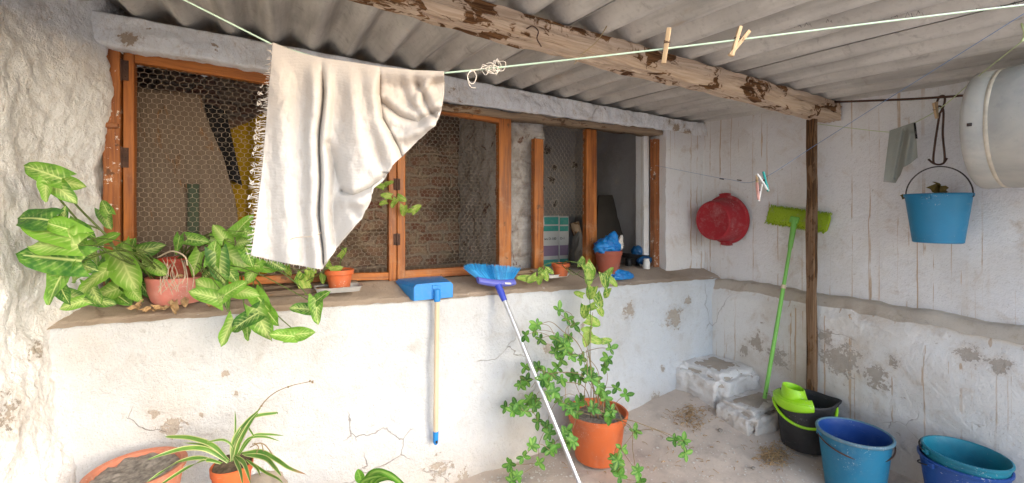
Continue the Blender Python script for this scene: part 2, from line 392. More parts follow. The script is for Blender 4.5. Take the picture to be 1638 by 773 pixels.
def m_pillar():
    m = MT('whitewashed_rubble', .95, Specular_IOR_Level=.1); P = m.pos(); s = m.sep(P)
    W = m.warp(P, 4, .2)
    n = m.noise(P, 9, 7, .65); b = m.noise(W, 6, 6, .62)
    c = m.mix(m.mr(n, .35, .7), (.54, .525, .52), (.36, .335, .31))
    vs = m.vor(W, 5.5, 'DISTANCE_TO_EDGE')
    c = m.mix(m.math('MULTIPLY', m.math('MULTIPLY', m.mr(vs, 0, .09, 1, 0), m.mr(n, .42, .62)), .55), c, (.16, .12, .10)); st = m.mr(m.noise(m.mapv(P, (6, 6, 60)), 1, 3, .6), .5, .7); c = m.mix(m.math('MULTIPLY', st, .35), c, (.25, .23, .22))
    pk = m.mr(m.noise(m.vadd(P, (3, 1, 2)), 7, 6, .62, .6), .60, .64)
    c = m.mix(m.math('MULTIPLY', pk, .85), c, (.13, .06, .045))
    m.col(c); m.bump(m.math('ADD', m.math('ADD', n, b), m.math('MULTIPLY', vs, 1)), .9, .03); return m.m
M_pillar = m_pillar()
def m_roof():
    m = MT('fibre_cement', .9, Specular_IOR_Level=.2); P = m.pos()
    st = m.noise(m.mapv(P, (16, 1.2, 3)), 1, 5, .6); b = m.noise(P, 3.2, 5, .6); f = m.noise(P, 60, 5, .65); k = m.noise(P, 16, 7, .68, .5)
    c = m.mix(m.mr(b, .35, .68), (.62, .59, .545), (.50, .475, .44))
    c = m.mix(m.math('MULTIPLY', m.mr(st, .42, .70), .6), c, (.24, .225, .205))
    c = m.mix(m.math('MULTIPLY', m.mr(k, .56, .72), .5), c, (.24, .215, .195))
    c = m.mix(m.math('MULTIPLY', m.mr(f, .5, .75), .3), c, (.28, .265, .25))
    o = m.mr(m.noise(m.mapv(P, (14, 3, 3), (5, 2, 0)), 1, 4, .6), .63, .72)
    c = m.mix(m.math('MULTIPLY', o, .3), c, (.42, .30, .18))
    e = m.mr(m.noise(m.vadd(P, (7, 3, 1)), 5.0, 5, .6, .3), .735, .745)
    c = m.mix(e, c, (.60, .54, .48))
    m.col(c); m.bump(m.math('ADD', k, m.math('MULTIPLY', f, .5)), .3, .006); return m.m
M_roof = m_roof()
M_frame = varnish('orange_varnished_wood'); M_frame2 = varnish('worn_varnished_wood', (.16, .045, .012), (.40, .14, .035), .66)
M_beam = oldwood('worm_eaten_beam', (.64, .51, .39), (.48, .35, .25), (.075, .034, .014), (.535, .58))
M_post = oldwood('weathered_post', (.27, .17, .10), (.14, .08, .045), (.045, .025, .014), (.48, .55))
M_rotten = oldwood('rotten_wood', (.36, .27, .19), (.24, .17, .11), (.08, .05, .03))
M_board = oldwood('grey_boards', (.19, .145, .11), (.13, .098, .075), (.08, .06, .045), (.58, .66), .6)
M_wire = simple('galvanised_wire', (.47, .385, .30), .6, 0)
M_rust = simple('rusty_iron', (.10, .05, .035), .75, .3, .5)
M_iron = simple('dark_iron', (.05, .04, .038), .6, .4)
M_line = simple('pale_green_cord', (.50, .66, .50), .6); M_line2 = simple('yellow_green_cord', (.52, .60, .32), .6)
M_blueline = simple('blue_string', (.16, .28, .50), .7); M_string = simple('cream_string', (.72, .65, .56), .9)
M_twine = simple('straw_twine', (.50, .38, .20), .9)
M_soil = simple('dry_soil', (.15, .105, .07), .97, 0, .6, 60, .8)
M_soil2 = simple('pale_dry_soil', (.31, .275, .24), .97, 0, .6, 60, .8)
M_pot = plastic('orange_plastic', (.56, .12, .03), (.44, .10, .035), .5, .4, (.50, .30, .2))
M_clay = plastic('dull_terracotta', (.50, .19, .12), (.42, .17, .11), .8, .75, (.54, .38, .31), spec=.2)
M_pink = plastic('pink_faded_plastic', (.66, .22, .18), (.55, .2, .16), .5, .5, (.70, .45, .40))
M_redpot = plastic('red_plastic', (.46, .045, .02), (.34, .05, .025), .45, .3)
M_brownpot = plastic('brown_red_plastic', (.30, .07, .04), (.22, .06, .04), .6, .5, (.32, .2, .15))
M_bpan = plastic('bright_blue_plastic', (.012, .25, .68), (.012, .21, .6), .3, .08)
M_bristle = MT('blue_bristle', .45); M_bristle.col(M_bristle.mix(M_bristle.sep(M_bristle.tint())[0], (.005, .14, .46), (.03, .42, .82))); M_bristle = M_bristle.m
M_royal = plastic('royal_blue_plastic', (.02, .05, .50), (.03, .07, .5), .35, .1)
M_violet = plastic('violet_blue_plastic', (.10, .13, .55), (.09, .11, .5), .35, .15)
M_bucket = plastic('teal_blue_plastic', (.012, .17, .30), (.012, .13, .25), .42, .35, (.16, .30, .36))
M_bucketin = plastic('deep_blue_plastic', (.008, .06, .27), (.008, .05, .22), .4, .2, (.1, .2, .35))
M_bucket2 = plastic('turquoise_plastic', (.008, .21, .29), (.006, .13, .2), .42, .25, (.1, .26, .3))
M_hbucket = plastic('cyan_blue_plastic', (.012, .20, .38), (.01, .17, .33), .38, .2, (.1, .25, .36))
M_black = plastic('black_plastic', (.016, .016, .018), (.03, .03, .032), .5, .3, (.11, .1, .1))
M_lime = plastic('lime_plastic', (.34, .70, .012), (.3, .62, .01), .3, .05)
M_green = plastic('green_pole', (.20, .52, .09), (.17, .45, .08), .4, .12)
M_red = plastic('dusty_red_plastic', (.36, .012, .022), (.28, .012, .02), .6, .9, (.46, .20, .20), 10)
M_stick = plastic('cream_painted_wood', (.66, .53, .38), (.58, .45, .32), .5, .2)
M_alu = simple('brushed_aluminium', (.60, .62, .66), .36, .9, .15, 60)
M_white = plastic('white_plastic', (.72, .72, .70), (.62, .62, .6), .45, .25)
M_teal = plastic('teal_card', (.03, .27, .23), (.03, .22, .2), .7, .3)
M_card = plastic('pale_card', (.44, .44, .43), (.38, .37, .36), .8, .3)
M_purple = plastic('mauve_card', (.20, .14, .22), (.17, .12, .19), .8, .3)
M_ink = simple('black_ink', (.02, .02, .02), .9)
M_pencil = simple('pencil_marks', (.14, .13, .12), .95)
M_peg = oldwood('peg_wood', (.62, .46, .29), (.48, .33, .19), (.3, .2, .1), (.7, .75))
M_pegw = plastic('white_peg', (.78, .80, .80), None, .35, .1); M_pegt = plastic('teal_peg', (.0, .36, .34), None, .35, .1); M_pegp = plastic('pink_peg', (.80, .42, .38), None, .35, .1)
def m_tray():
    m = MT('clear_tray', .15, Transmission_Weight=.55, IOR=1.3); m.col((.72, .73, .74)); return m.m
M_tray = m_tray()
def m_bag(name, c0, c1):
    m = MT(name, .35, Specular_IOR_Level=.5); P = m.obj(); n = m.noise(P, 14, 5, .6, 1.2); m.col(m.mix(m.mr(n, .35, .7), c0, c1))
    m.bump(m.noise(P, 40, 4, .6, 2), .5, .006); m.set('Subsurface Weight', .15); m.set('Subsurface Radius', (.01, .02, .04)); m.set('Subsurface Scale', .3); return m.m
M_bag = m_bag('blue_bag_film', (.012, .22, .58), (.008, .13, .44)); M_bagd = m_bag('dark_bag_film', (.01, .10, .26), (.01, .06, .18)); M_wbag = m_bag('white_rag_cloth', (.66, .65, .62), (.5, .48, .45))
def m_cloth(name, c0, c1, z0, z1, sc=400):
    m = MT(name, 1., Specular_IOR_Level=.0); P = m.pos(); z = m.sep(P)[2]; n = m.noise(P, 7, 5, .6); w = m.noise(P, 120, 4, .7); o = m.noise(P, 30, 4, .6)
    f = m.mr(m.math('ADD', z, m.math('MULTIPLY', m.math('SUBTRACT', n, .5), .4)), z0, z1)
    c = m.mix(f, c0, c1); c = m.mix(m.math('MULTIPLY', m.mr(w, .5, .75), .16), c, (.45, .4, .36)); c = m.mix(m.math('MULTIPLY', m.mr(o, .55, .75), .35), c, (.46, .39, .33)); wv = m.n('ShaderNodeTexWave', {'Vector': m.warp(P, 20, .004), 'Scale': 95., 'Distortion': 1.5}, bands_direction='Z').outputs['Fac']; w = m.math('ADD', w, m.math('MULTIPLY', wv, .2))
    m.col(c); m.bump(m.math('ADD', m.math('ADD', w, m.noise(P, 45, 5, .7)), m.math('MULTIPLY', n, .5)), .5, .003)
    tr = m.n('ShaderNodeBsdfTranslucent', {'Color': c}); mx = m.n('ShaderNodeMixShader', {0: .12, 1: m.b.outputs[0], 2: tr.outputs[0]})
    m.nt.links.new(mx.outputs[0], m.out.inputs[0]); return m.m
M_towel = m_cloth('cream_wool_cloth', (.60, .585, .565), (.55, .48, .415), .06, .34)
M_rag = m_cloth('grey_green_rag', (.34, .36, .33), (.30, .32, .29), .1, .4)
M_yellow = m_cloth('mustard_cloth', (.27, .17, .012), (.24, .145, .012), 0, 1)
M_greysheet = m_cloth('grey_sacking', (.20, .19, .175), (.16, .15, .14), 0, 1); M_darkcloth = m_cloth('dark_cloth', (.02, .02, .025), (.03, .03, .03), 0, 1)
M_microf = m_cloth('lime_microfibre', (.36, .50, .035), (.32, .46, .04), -.1, .1)
M_arrow = leafmat('arrowhead_leaf', (.032, .14, .022), (.19, .41, .045), (.60, .72, .28), .95)
M_pothos = leafmat('pothos_leaf', (.045, .17, .018), (.17, .38, .035), (.42, .56, .13), .3, .12, 5)
M_bush = leafmat('bush_leaf', (.025, .11, .022), (.11, .31, .04), (.3, .48, .1), .5, 0, 6)
M_stem = simple('green_stem', (.10, .16, .03), .5); M_twig = simple('brown_vine', (.26, .19, .10), .8); M_dry = simple('dry_leaf_brown', (.46, .30, .15), .85, 0, .5, 30, .6)
M_root = simple('pale_roots', (.52, .42, .32), .9)
def m_spider():
    m = MT('striped_blade', .45); s = m.sep(m.uv()); a = m.math('ABSOLUTE', m.math('SUBTRACT', s[0], .5)); n = m.noise(m.obj(), 14, 4)
    c = m.mix(m.mr(n, .3, .7), (.07, .20, .03), (.15, .30, .05)); c = m.mix(m.mr(a, .30, .40), c, (.55, .60, .26))
    T = m.sep(m.tint()); c = m.mix(m.math('MULTIPLY', m.math('SUBTRACT', 1, T[0]), m.mr(s[1], .72, .95)), c, (.36, .22, .12))
    m.col(c); tr = m.n('ShaderNodeBsdfTranslucent', {'Color': c}); mx = m.n('ShaderNodeMixShader', {0: .25, 1: m.b.outputs[0], 2: tr.outputs[0]})
    m.nt.links.new(mx.outputs[0], m.out.inputs[0]); return m.m
M_spider = m_spider()
def m_drum():
    m = MT('milky_drum_plastic', .8, Specular_IOR_Level=.2); P = m.obj(); s = m.sep(P); n = m.noise(P, 5, 6, .62, .6); f = m.noise(P, 30, 5, .7)
    c = m.mix(m.mr(n, .35, .7), (.47, .45, .405), (.34, .335, .32)); c = m.mix(m.math('MULTIPLY', m.mr(f, .55, .75), .5), c, (.30, .29, .28))
    m.col(c); m.bump(n, .2, .01); m.set('Subsurface Weight', .1); m.set('Subsurface Scale', .1); return m.m
M_drum = m_drum(); M_drumrim = simple('yellowed_rim', (.60, .53, .42), .6, 0, .3)

# ------------------------------------------------------------------ setting
g = MB()
def axis_pts(lo, hi, step, far): 
    n = int((hi-lo)/step); a = [lo+(hi-lo)*i/n for i in range(n+1)]
    return [-q for q in far[::-1]]+a+list(far)
gx = axis_pts(-1.0, 3.2, .03, (6, 15, 60, 300)); gy = axis_pts(.2, 2.5, .03, (6, 15, 60, 300))
ids = [[g.vert((x, y, floorz(x, y) + (.006*nz(x, y, 4, 6) if -1 <= x <= 3.2 and .2 <= y <= 2.5 else 0))) for y in gy] for x in gx]
for i in range(len(gx)-1):
    for j in range(len(gy)-1): g.face([ids[i][j], ids[i+1][j], ids[i+1][j+1], ids[i][j+1]])
ob('ground', g, M_ground, kind='structure', label='dusty beige concrete courtyard floor with pale flecks')

# --- house wall: one thing with masonry, sill, lintel, pier, window parts
house = thing('house_wall', 'whitewashed house wall with deep sill and orange wooden window frames under the roof', 'wall', (1.0, YW, -1.35))
def sillz(X): return -.385 - .02*(X+.7)
def sill_prof(X):
    zf = sillz(X)
    return [(YW, -1.5), (YW, zf-.05), (YW+.004, zf-.02), (YW+.02, zf-.003), (YW+.05, zf+.008), (YF, zf+.055), (YF+.30, zf+.055)]
def wdisp(X, z): 
    return .017*nz(X, 0, z, 1.6, 3) + .009*nz(X, 3, z, 6, 3) + .0035*nz(X, 7, z, 22, 3)
m = MB()
def f_low(u, v):
    X = lerp(-.8, 2.9, u); zf = sillz(X); z = lerp(-1.5, zf-.012-.012*abs(nz(X, 1, 1, 9)), v)
    top = sstep(.93, 1, v)
    batter = .03*sstep(-.9, -1.35, z) + .04*sstep(2.3, 2.75, X)*0
    return V((X, YW - wdisp(X, z)*(1-.2*top) - batter + .012*top*top, z))
m.grid(230, 70, f_low)
ob('masonry', m, M_sillwall, house)
m = MB()
def f_sill(u, v):
    X = lerp(-.8, 2.9, u); P_ = sill_prof(X)[2:]
    t = v*(len(P_)-1); i = min(int(t), len(P_)-2); a, b = P_[i], P_[i+1]; y = lerp(a[0], b[0], t-i); z = lerp(a[1], b[1], t-i)
    e = 1-sstep(0, .35, v)
    return V((X, y - wdisp(X, z)*e - (.008+.014*nz(X, 2, 0, 8))*(1-sstep(0, .2, v)), z + .006*nz(X, y, 0, 9) + .003*nz(X, y, 5, 30)))
m.grid(230, 24, f_sill)
ob('sill', m, M_sill, house, label='wide dirty sill of worn brown mortar')
# lintel
m = MB(); YL = 2.255
def lz0(X): return poly([(-.7, .655), (.03, .640), (.9, .598), (1.5, .592), (2.83, .584)], X)
def lz1(X): return roofz(X, YL) - .039
def f_lin(u, v):
    X = lerp(-.72, 2.88, u); a, b = lz0(X)+.008*nz(X, 0, 0, 5)+.006*nz(X, 4, 0, 22), lz1(X)
    if v < .25: y, z = lerp(YL+.2, YL+.012, v/.25), a
    elif v < .75: w = (v-.25)/.5; y, z = YL, lerp(a, b, w)
    else: y, z = lerp(YL, YL+.2, (v-.75)/.25), b
    e = sstep(2.45, 2.75, X)
    y -= .012*nz(X, 0, z, 4)+.007*nz(X, 2, z, 15)+.003*nz(X, 5, z, 40) + e*.02*abs(nz(X, 3, z, 9))
    return V((X, y, z + e*.015*nz(X, y, z, 8)))
m.grid(260, 28, f_lin); ob('lintel', m, M_lintel, house, label='peeling grey-white painted beam over the windows')
m = MB()   # rotten timber strip under the lintel
m.box((.72, YL+.03, .556), (2.44, YL+.15, .588), None, (60, 1, 2), .009, 0); ob('lintel_timber', m, M_rotten, house, label='decayed brown timber strip under the painted beam')
# right pier
m = MB()
def f_pier(u, v):
    z = lerp(-.5, .62, v)
    if u < .5: p = V((2.452, lerp(YL+.3, YL+.015, u/.5), z))
    else: p = V((lerp(2.452, 2.95, (u-.5)/.5), YL+.015, z))
    return p + V((.004*nz(p.x, p.y, z, 8), -.007*nz(p.x, 1, z, 5)-.004*nz(p.x, 2, z, 16), 0))
m.grid(40, 60, f_pier); ob('pier', m, M_endup, house, smooth=True, auto=50)
# window members
VX = lambda px: atY(px, 300, YF).x
ZA = lambda px, py: atY(px, py, YF).z
def stile(name, xa, xb, yt, mat, yb=None, d=.045, y0=YF, parent=house, jit=.0015, zt=None):
    a, b = VX(xa), VX(xb); z1 = ZA((xa+xb)/2, yt); z0 = sillz((a+b)/2)+.045 if yb is None else ZA((xa+xb)/2, yb)
    mb = MB(); mb.box((a+.001, y0, z0), (b-.001, y0+d, z1), None, (2, 1, 24), jit, 2); return ob(name, mb, mat, parent, bevel=.003, smooth=True, auto=40)
def rail(name, xa, ya0, ya1, xb, yb0, yb1, mat, parent, d=.04, y0=YF+.002):
    mb = MB(); sd = random.random()*30
    A0, A1, B0, B1 = atY(xa, ya0, y0), atY(xa, ya1, y0), atY(xb, yb0, y0), atY(xb, yb1, y0)
    n = 16; rings = []
    for i in range(n+1):
        t = i/n; T, Bm = A0.lerp(B0, t), A1.lerp(B1, t); j = .0015*nz(T.x, sd, 0, 9)
        rings.append([mb.vert(p) for p in (T+V((0, 0, j)), Bm+V((0, 0, j)), Bm+V((0, d, j)), T+V((0, d, j)))])
    L = (B0-A0).length
    for i in range(n):
        for k in range(4):
            k2 = (k+1) % 4; u0, u1 = sd+L*i/n, sd+L*(i+1)/n
            mb.face([rings[i][k], rings[i][k2], rings[i+1][k2], rings[i+1][k]], [(u0, k*.04), (u0, k*.04+.04), (u1, k*.04+.04), (u1, k*.04)])
    mb.face(rings[0][::-1]); mb.face(rings[-1])
    return ob(name, mb, mat, parent, bevel=.003, auto=40)
def hexnet(mb, X0, X1, z0f, z1f, y, cell=.0300, r=.00074, top_only=None):
    """chicken wire: hexagons with twisted sides"""
    w = cell; h = cell*.92; rowh = h*.75; rows = int((1.1)/rowh); cols = int((X1-X0)/w)+2
    zb = min(z0f(X0), z0f(X1))
    def P(x, z):
        s = 7.0
        return V((x+.006*nz(x, z, 1, s), y+.006*nz(x, z, 9, 3), z+.006*nz(x, z, 5, s)))
    def seg(a, b, rr):
        m_ = ((a[0]+b[0])/2, (a[1]+b[1])/2)
        if not (X0 <= m_[0] <= X1 and z0f(m_[0]) <= m_[1] <= z1f(m_[0])): return
        mb.tube([P(*a), P(*b)], rr, 3, False)
    for j in range(rows):
        for i in range(cols):
            cx = X0+i*w+(w/2 if j % 2 else 0); cz = zb+j*rowh
            top, ur, lr = (cx, cz+h/2), (cx+w/2, cz+h/4), (cx+w/2, cz-h/4); ul = (cx-w/2, cz+h/4)
            seg(top, ur, r); seg(ul, top, r); seg(ur, lr, r*1.5)
st = stile('jamb_post', 165, 194, 73, M_frame2, None, .06, YF-.012, jit=.003); st['label'] = 'left window jamb with flaking varnish and white paint splashes'
mb = MB(); mb.box((VX(161), YF-.03, ZA(178, 206)), (VX(192), YF+.02, ZA(178, 198)), None, (2, 1, 1), .002, 0); ob('cleat', mb, M_frame2, st, bevel=.002)
cas = stile('casement', 196, 215, 78, M_frame); cas['label'] = 'left window casement with wire netting, mostly behind the cloth'
rail('top_rail', 215, 81, 100, 630, 150, 166, M_frame, cas); rail('bottom_rail', 215, 448, 462, 622, 436, 448, M_frame, cas)
mbs = MB(); a, b = VX(622), VX(634.5); mbs.box((a, YF, sillz(.5)+.045), (b, YF+.045, ZA(628, 151)), None, (1, 1, 20), .0015, 2); ob('side_rail', mbs, M_frame, cas, bevel=.003, auto=40)
mb = MB(); hexnet(mb, VX(213), VX(624), lambda x: -.34, lambda x: lerp(.65, .60, (x+.5)/1.), YF+.022); ob('wire_netting', mb, M_wire, cas, smooth=False)
cas2 = stile('casement', 635.5, 649, 152, M_frame); cas2['label'] = 'middle window casement with wire netting over dark room'
rail('top_rail', 648, 157, 172, 799, 183, 197, M_frame, cas2); rail('bottom_rail', 648, 433, 447, 799, 424, 437, M_frame, cas2)
mbs = MB(); a, b = VX(798.5), VX(818); mbs.box((a, YF, sillz(1.2)+.045), (b, YF+.045, ZA(808, 182)), None, (2, 1, 20), .0015, 2); ob('side_rail', mbs, M_frame, cas2, bevel=.003, auto=40)
mb = MB(); hexnet(mb, VX(648), VX(800), lambda x: -.36, lambda x: .585, YF+.022, .0285); ob('wire_netting', mb, M_wire, cas2, smooth=False)
m1 = stile('mullion', 855, 870, 222, M_frame); m2 = stile('mullion', 938, 955, 207, M_frame); m3 = stile('jamb_post', 1047, 1066, 223, M_frame2)
m1['label'] = 'short wooden mullion in front of the whitewashed pillar'; m2['label'] = 'wooden mullion behind the red-brown pot'; m3['label'] = 'right window jamb streaked with dark stains'
mb = MB(); hexnet(mb, VX(817), VX(857), lambda x: -.36, lambda x: .575, YF+.03, .030, .0006); hexnet(mb, VX(869), VX(939), lambda x: -.02, lambda x: .575, YF+.03, .030, .0008)
ob('wire_netting', mb, M_wire, house, smooth=False)
mb = MB(); mb.box((VX(806), YF-.02, sillz(1.2)+.045), (VX(872), YF+.05, sillz(1.2)+.075), None, (14, 2, 1), .006, 0); mb.box((VX(818), YF-.05, sillz(1.2)+.04), (VX(880), YF-.018, sillz(1.2)+.058), None, (10, 1, 1), .005, 0)
ob('bottom_board', mb, M_rotten, house, label='cracked board at the foot of the window', smooth=False)
mb = MB(); mb.box((-.35, YF-.12, sillz(0)+.03), (.30, YF-.04, sillz(0)+.052), None, (16, 2, 1), .003, 0); mb.box((-.3, YF-.036, sillz(0)+.034), (.36, YF-.004, sillz(0)+.062), None, (16, 2, 1), .003, 0)
ob('sill_board', mb, M_board, house, label='grey plank laid along the back of the sill', smooth=False)
def hinge(px, py, par, s=1.):
    c = atY(px, py, YF-.002); mb = MB(); mb.box(c+V((-.017*s, -.002, -.03*s)), c+V((-.002, .002, .03*s))); mb.box(c+V((.002, -.002, -.03*s)), c+V((.017*s, .002, .03*s)))
    mb.tube([c+V((0, -.003, -.032*s)), c+V((0, -.003, .032*s))], .004, 8)
    for sx in (-.010, .010):
        for dz in (-.02, 0, .02): mb.ball(c+V((sx*s, -.003, dz*s)), .003, 8)
    ob('hinge', mb, M_rust, par, smooth=False)
hinge(635, 295, cas2); hinge(635, 383, cas2); hinge(194, 112, cas, 1.35); hinge(194, 252, cas, 1.35)
# inner room
mb = MB(); mb.box((-.9, 3.3, -.6), (1.30, 3.42, .85), None, (50, 1, 34), .03, 0); inner = ob('inner_wall', mb, M_brick, house, label='rough brown brick wall at the back of the dark room')
mb = MB(); mb.box((1.29, 2.43, -.45), (1.525, 3.45, .80), None, (10, 30, 40), .022, 2); ob('partition', mb, M_pillar, house, label='crumbling whitewashed rubble pillar between the two rooms')
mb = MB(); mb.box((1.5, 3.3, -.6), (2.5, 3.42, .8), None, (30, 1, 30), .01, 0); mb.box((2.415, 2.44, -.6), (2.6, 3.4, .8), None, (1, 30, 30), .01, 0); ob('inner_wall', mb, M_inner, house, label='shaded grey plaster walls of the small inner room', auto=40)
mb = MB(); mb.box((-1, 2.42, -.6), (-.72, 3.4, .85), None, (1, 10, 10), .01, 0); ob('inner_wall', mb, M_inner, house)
mb = MB(); mb.box((-.9, YF+.28, -.62), (2.6, 3.4, -.40), None, (30, 12, 1), .004, 0); ob('floor', mb, M_sill, kind='structure', label='dirty floor of the inner room level with the sill')
mb = MB(); mb.box((VX(1038), YF+.05, -.44), (VX(1046), YF+.13, .60), None, (1, 1, 20), .003, 2); ob('window_reveal', mb, M_endup, house, label='narrow white strip inside the right window jamb', auto=40)

# --- left side wall
m = MB()
def f_side(u, v):
    Y = lerp(2.5, -.8, u**1.0); z = lerp(-1.5, 1.0, v)
    X = poly([(-.8, -.95), (.8, -.86), (1.8, -.775), (2.13, -.705), (2.30, -.618), (2.5, -.60)], Y)
    X += .09*sstep(-.45, -1.1, z)*sstep(1.7, 2.1, Y) + .03*sstep(.1, .6, z)*sstep(2.0, 2.3, Y)
    d = noise.cell if False else 0
    r = 1-abs(nz(Y*1.0, 2, z*.7, 7, 3))*2
    X += .022*nz(Y, 0, z, 3.2, 3)+.010*r*.6+.009*nz(Y, 4, z*.7, 13, 3)+.006*(1-abs(nz(Y, 9, z*.6, 24, 4))*2)+.003*nz(Y, 3, z, 60, 3)
    return V((X, Y, z))
m.grid(330, 260, f_side)
ob('side_wall', m, M_sidewall, label='rough lumpy limewashed wall at the left edge beside the window', cat='wall')
# --- right end wall
ew = thing('end_wall', 'whitewashed end wall with rust drips and a broken ledge halfway up', 'wall', (XE+.1, 1.0, -1.35))
def ledgez(Y): return -.50 + .012*nz(0, Y, 0, 3) - .02*(1-sstep(.3, 1.6, Y))
m = MB()
def f_elow(u, v):
    Y = lerp(2.4, -.9, u); zl = ledgez(Y); z = lerp(-1.5, zl-.03-.02*abs(nz(1, Y, 0, 7)), v)
    bro = sstep(1.15, .8, Y)*sstep(-.72, -.60, z+.03*nz(0, Y, z, 8))*.022
    X = XE + .010*nz(5, Y, z, 1.8)+.005*nz(1, Y, z, 7)+.0025*nz(2, Y, z, 24) + .018*sstep(.94, 1, v) + bro
    return V((X, Y, z))
m.grid(200, 80, f_elow); ob('lower_wall', m, M_endlow, ew, label='lower wall with flaked grey patches and water drips')
m = MB()
def f_led(u, v):
    Y = lerp(2.4, -.9, u); zl = ledgez(Y)
    x = lerp(XE+.016, XU+.02, v); z = lerp(zl-.032-.02*abs(nz(1, Y, 0, 7)), zl+.012, sstep(0, .45, v)) + .02*v
    if v == 0: x += .004
    return V((x + .010*nz(8, Y, 0, 6)*(1-v), Y, z+.006*nz(x, Y, 0, 14)))
m.grid(200, 10, f_led); ob('ledge', m, M_ledge, ew, label='crumbling dusty ledge along the end wall')
m = MB()
def f_eup(u, v):
    Y = lerp(2.6, -.9, u); zl = ledgez(Y)-.02; z = lerp(zl, roofz(XU, Y)+.12, v)
    return V((XU + .006*nz(5, Y, z, 2)+.0035*nz(1, Y, z, 8)+.001*nz(2, Y, z, 30), Y, z))
m.grid(170, 70, f_eup); ob('upper_wall', m, M_endup, ew, label='upper wall streaked with vertical tan drips')
mb = MB()
for (px, py, L) in ((1158, 287, .03), (1186, 289, .022), (1092, 429, .02)):
    p = atX(px, py, XU); mb.tube([p, p+V((-.03, .012, .004))], .0035, 6)
ob('nail', mb, M_rust, ew)
# --- corner steps
steps = thing('corner_steps', 'two low crumbling plaster steps in the corner under the mop', 'steps', (2.56, 1.85, -1.24))
def roughbox(lo, hi, amp=.018):
    mb = MB(); lo, hi = V(lo), V(hi)
    N = (44, 44, 36); mb.box(lo, hi, None, N, 0)
    c = (lo+hi)/2
    for i, p in enumerate(mb.v):
        q = p-c; e = V((abs(q.x)/((hi.x-lo.x)/2), abs(q.y)/((hi.y-lo.y)/2), abs(q.z)/((hi.z-lo.z)/2)))
        k = sorted(e, reverse=True); rnd = sstep(.72, 1.0, k[1])*(.055+.03*nz(p.x, p.y, p.z, 6))
        mb.v[i] = p - q.normalized()*rnd + V((nz(p.x, p.y, p.z, 9), nz(p.x+9, p.y, p.z, 9), .4*nz(p.x, p.y+9, p.z, 9)))*amp + V((nz(p.x, p.y, p.z, 30), nz(p.x+9, p.y, p.z, 30), nz(p.x, p.y+9, p.z, 30)))*.006
    return mb
mb = roughbox((2.385, 1.765, -1.32), (2.80, 2.19, -1.005)); ob('step', mb, M_step, steps)
mb = roughbox((2.33, 1.535, -1.40), (2.80, 1.80, -1.125)); ob('step', mb, M_step, steps)
mb = MB(); mb.grid(16, 16, lambda u, v: V((lerp(2.41, 2.76, u), lerp(1.79, 2.13, v), -.999+.007*nz(u*3, v*3, 1, 2)-.075*(max(abs(u-.5), abs(v-.5))*2)**5))); mb.grid(16, 12, lambda u, v: V((lerp(2.355, 2.76, u), lerp(1.56, 1.765, v), -1.119+.007*nz(u*3, v*3, 6, 2)-.075*(max(abs(u-.5), abs(v-.5))*2)**5)))
ob('tread', mb, M_steptop, steps, label='bare worn mortar on the step tops')
# --- low bench at the lower left
mb = roughbox((-.75, 1.42, -1.42), (.05, 2.18, -1.07), .012); ob('masonry_bench', mb, M_steptop, label='low mortar bench at the foot of the wall carrying the terracotta bowl', cat='bench')

# --- corrugated roof
roof = thing('corrugated_roof', 'grey corrugated fibre cement roof sloping over the patio', 'roof', (1.0, 1.5, .7))
PITCH, AMP, W = .16, .031, .96
for k in range(5):
    x0 = -1.89+W*k+.96*0; mb = MB(); y0, y1 = 0.40, 3.6; n = 6*14+10
    def fr(u, v, under=0, x0=x0, k=k):
        X = x0-.035+(W+.07)*u; Y = lerp(y0+.02*math.sin(k*2.1), y1, v)
        z = roofz(X, Y)+AMP*math.cos(2*PI*(X-.07)/PITCH)+(.004+.010*sstep(.9, 1, u)) + .004*nz(X, Y, 0, 1.3) + under
        return V((X, Y, z+.003*k % 2*0))
    mb.grid(n, 26, lambda u, v: fr(u, v), flip=True); mb.grid(n, 26, lambda u, v: fr(u, v, .007))
    i0 = [mb.vert(fr(i/n, 0)) for i in range(n+1)]; i1 = [mb.vert(fr(i/n, 0, .007)) for i in range(n+1)]
    for i in range(n): mb.face([i0[i], i0[i+1], i1[i+1], i1[i]])
    i0 = [mb.vert(fr(1, i/26)) for i in range(27)]; i1 = [mb.vert(fr(1, i/26, .007)) for i in range(27)]
    for i in range(26): mb.face([i0[i], i0[i+1], i1[i+1], i1[i]])
    sh = ob('roofing_sheet', mb, M_roof, roof)
# faint handwriting on the sheet at the upper right
mb = MB()
def onroof(px, py):
    z = .62
    for _ in range(6): p = atZ(px, py, z); z = roofz(p.x, p.y)+AMP*math.cos(2*PI*(p.x-.07)/PITCH)-.0015
    return atZ(px, py, z)
rs = random.Random(3)
x = 1240.
while x < 1620:
    y = 46-(x-1240)*.095
    if 1295 < x < 1318 or 1470 < x < 1500: x += 8; continue
    h = rs.uniform(4, 8); pts = [(x, y+rs.uniform(-2, 2)), (x+3, y-h), (x+6, y-h*.2), (x+9, y-h*.7), (x+11, y+1)]
    mb.tube([onroof(a, b) for a, b in pts], .0008, 4); x += rs.uniform(13, 24)
ob('handwriting', mb, M_pencil, roof, label='faint pencil scribble on the underside of a roof sheet', smooth=False)

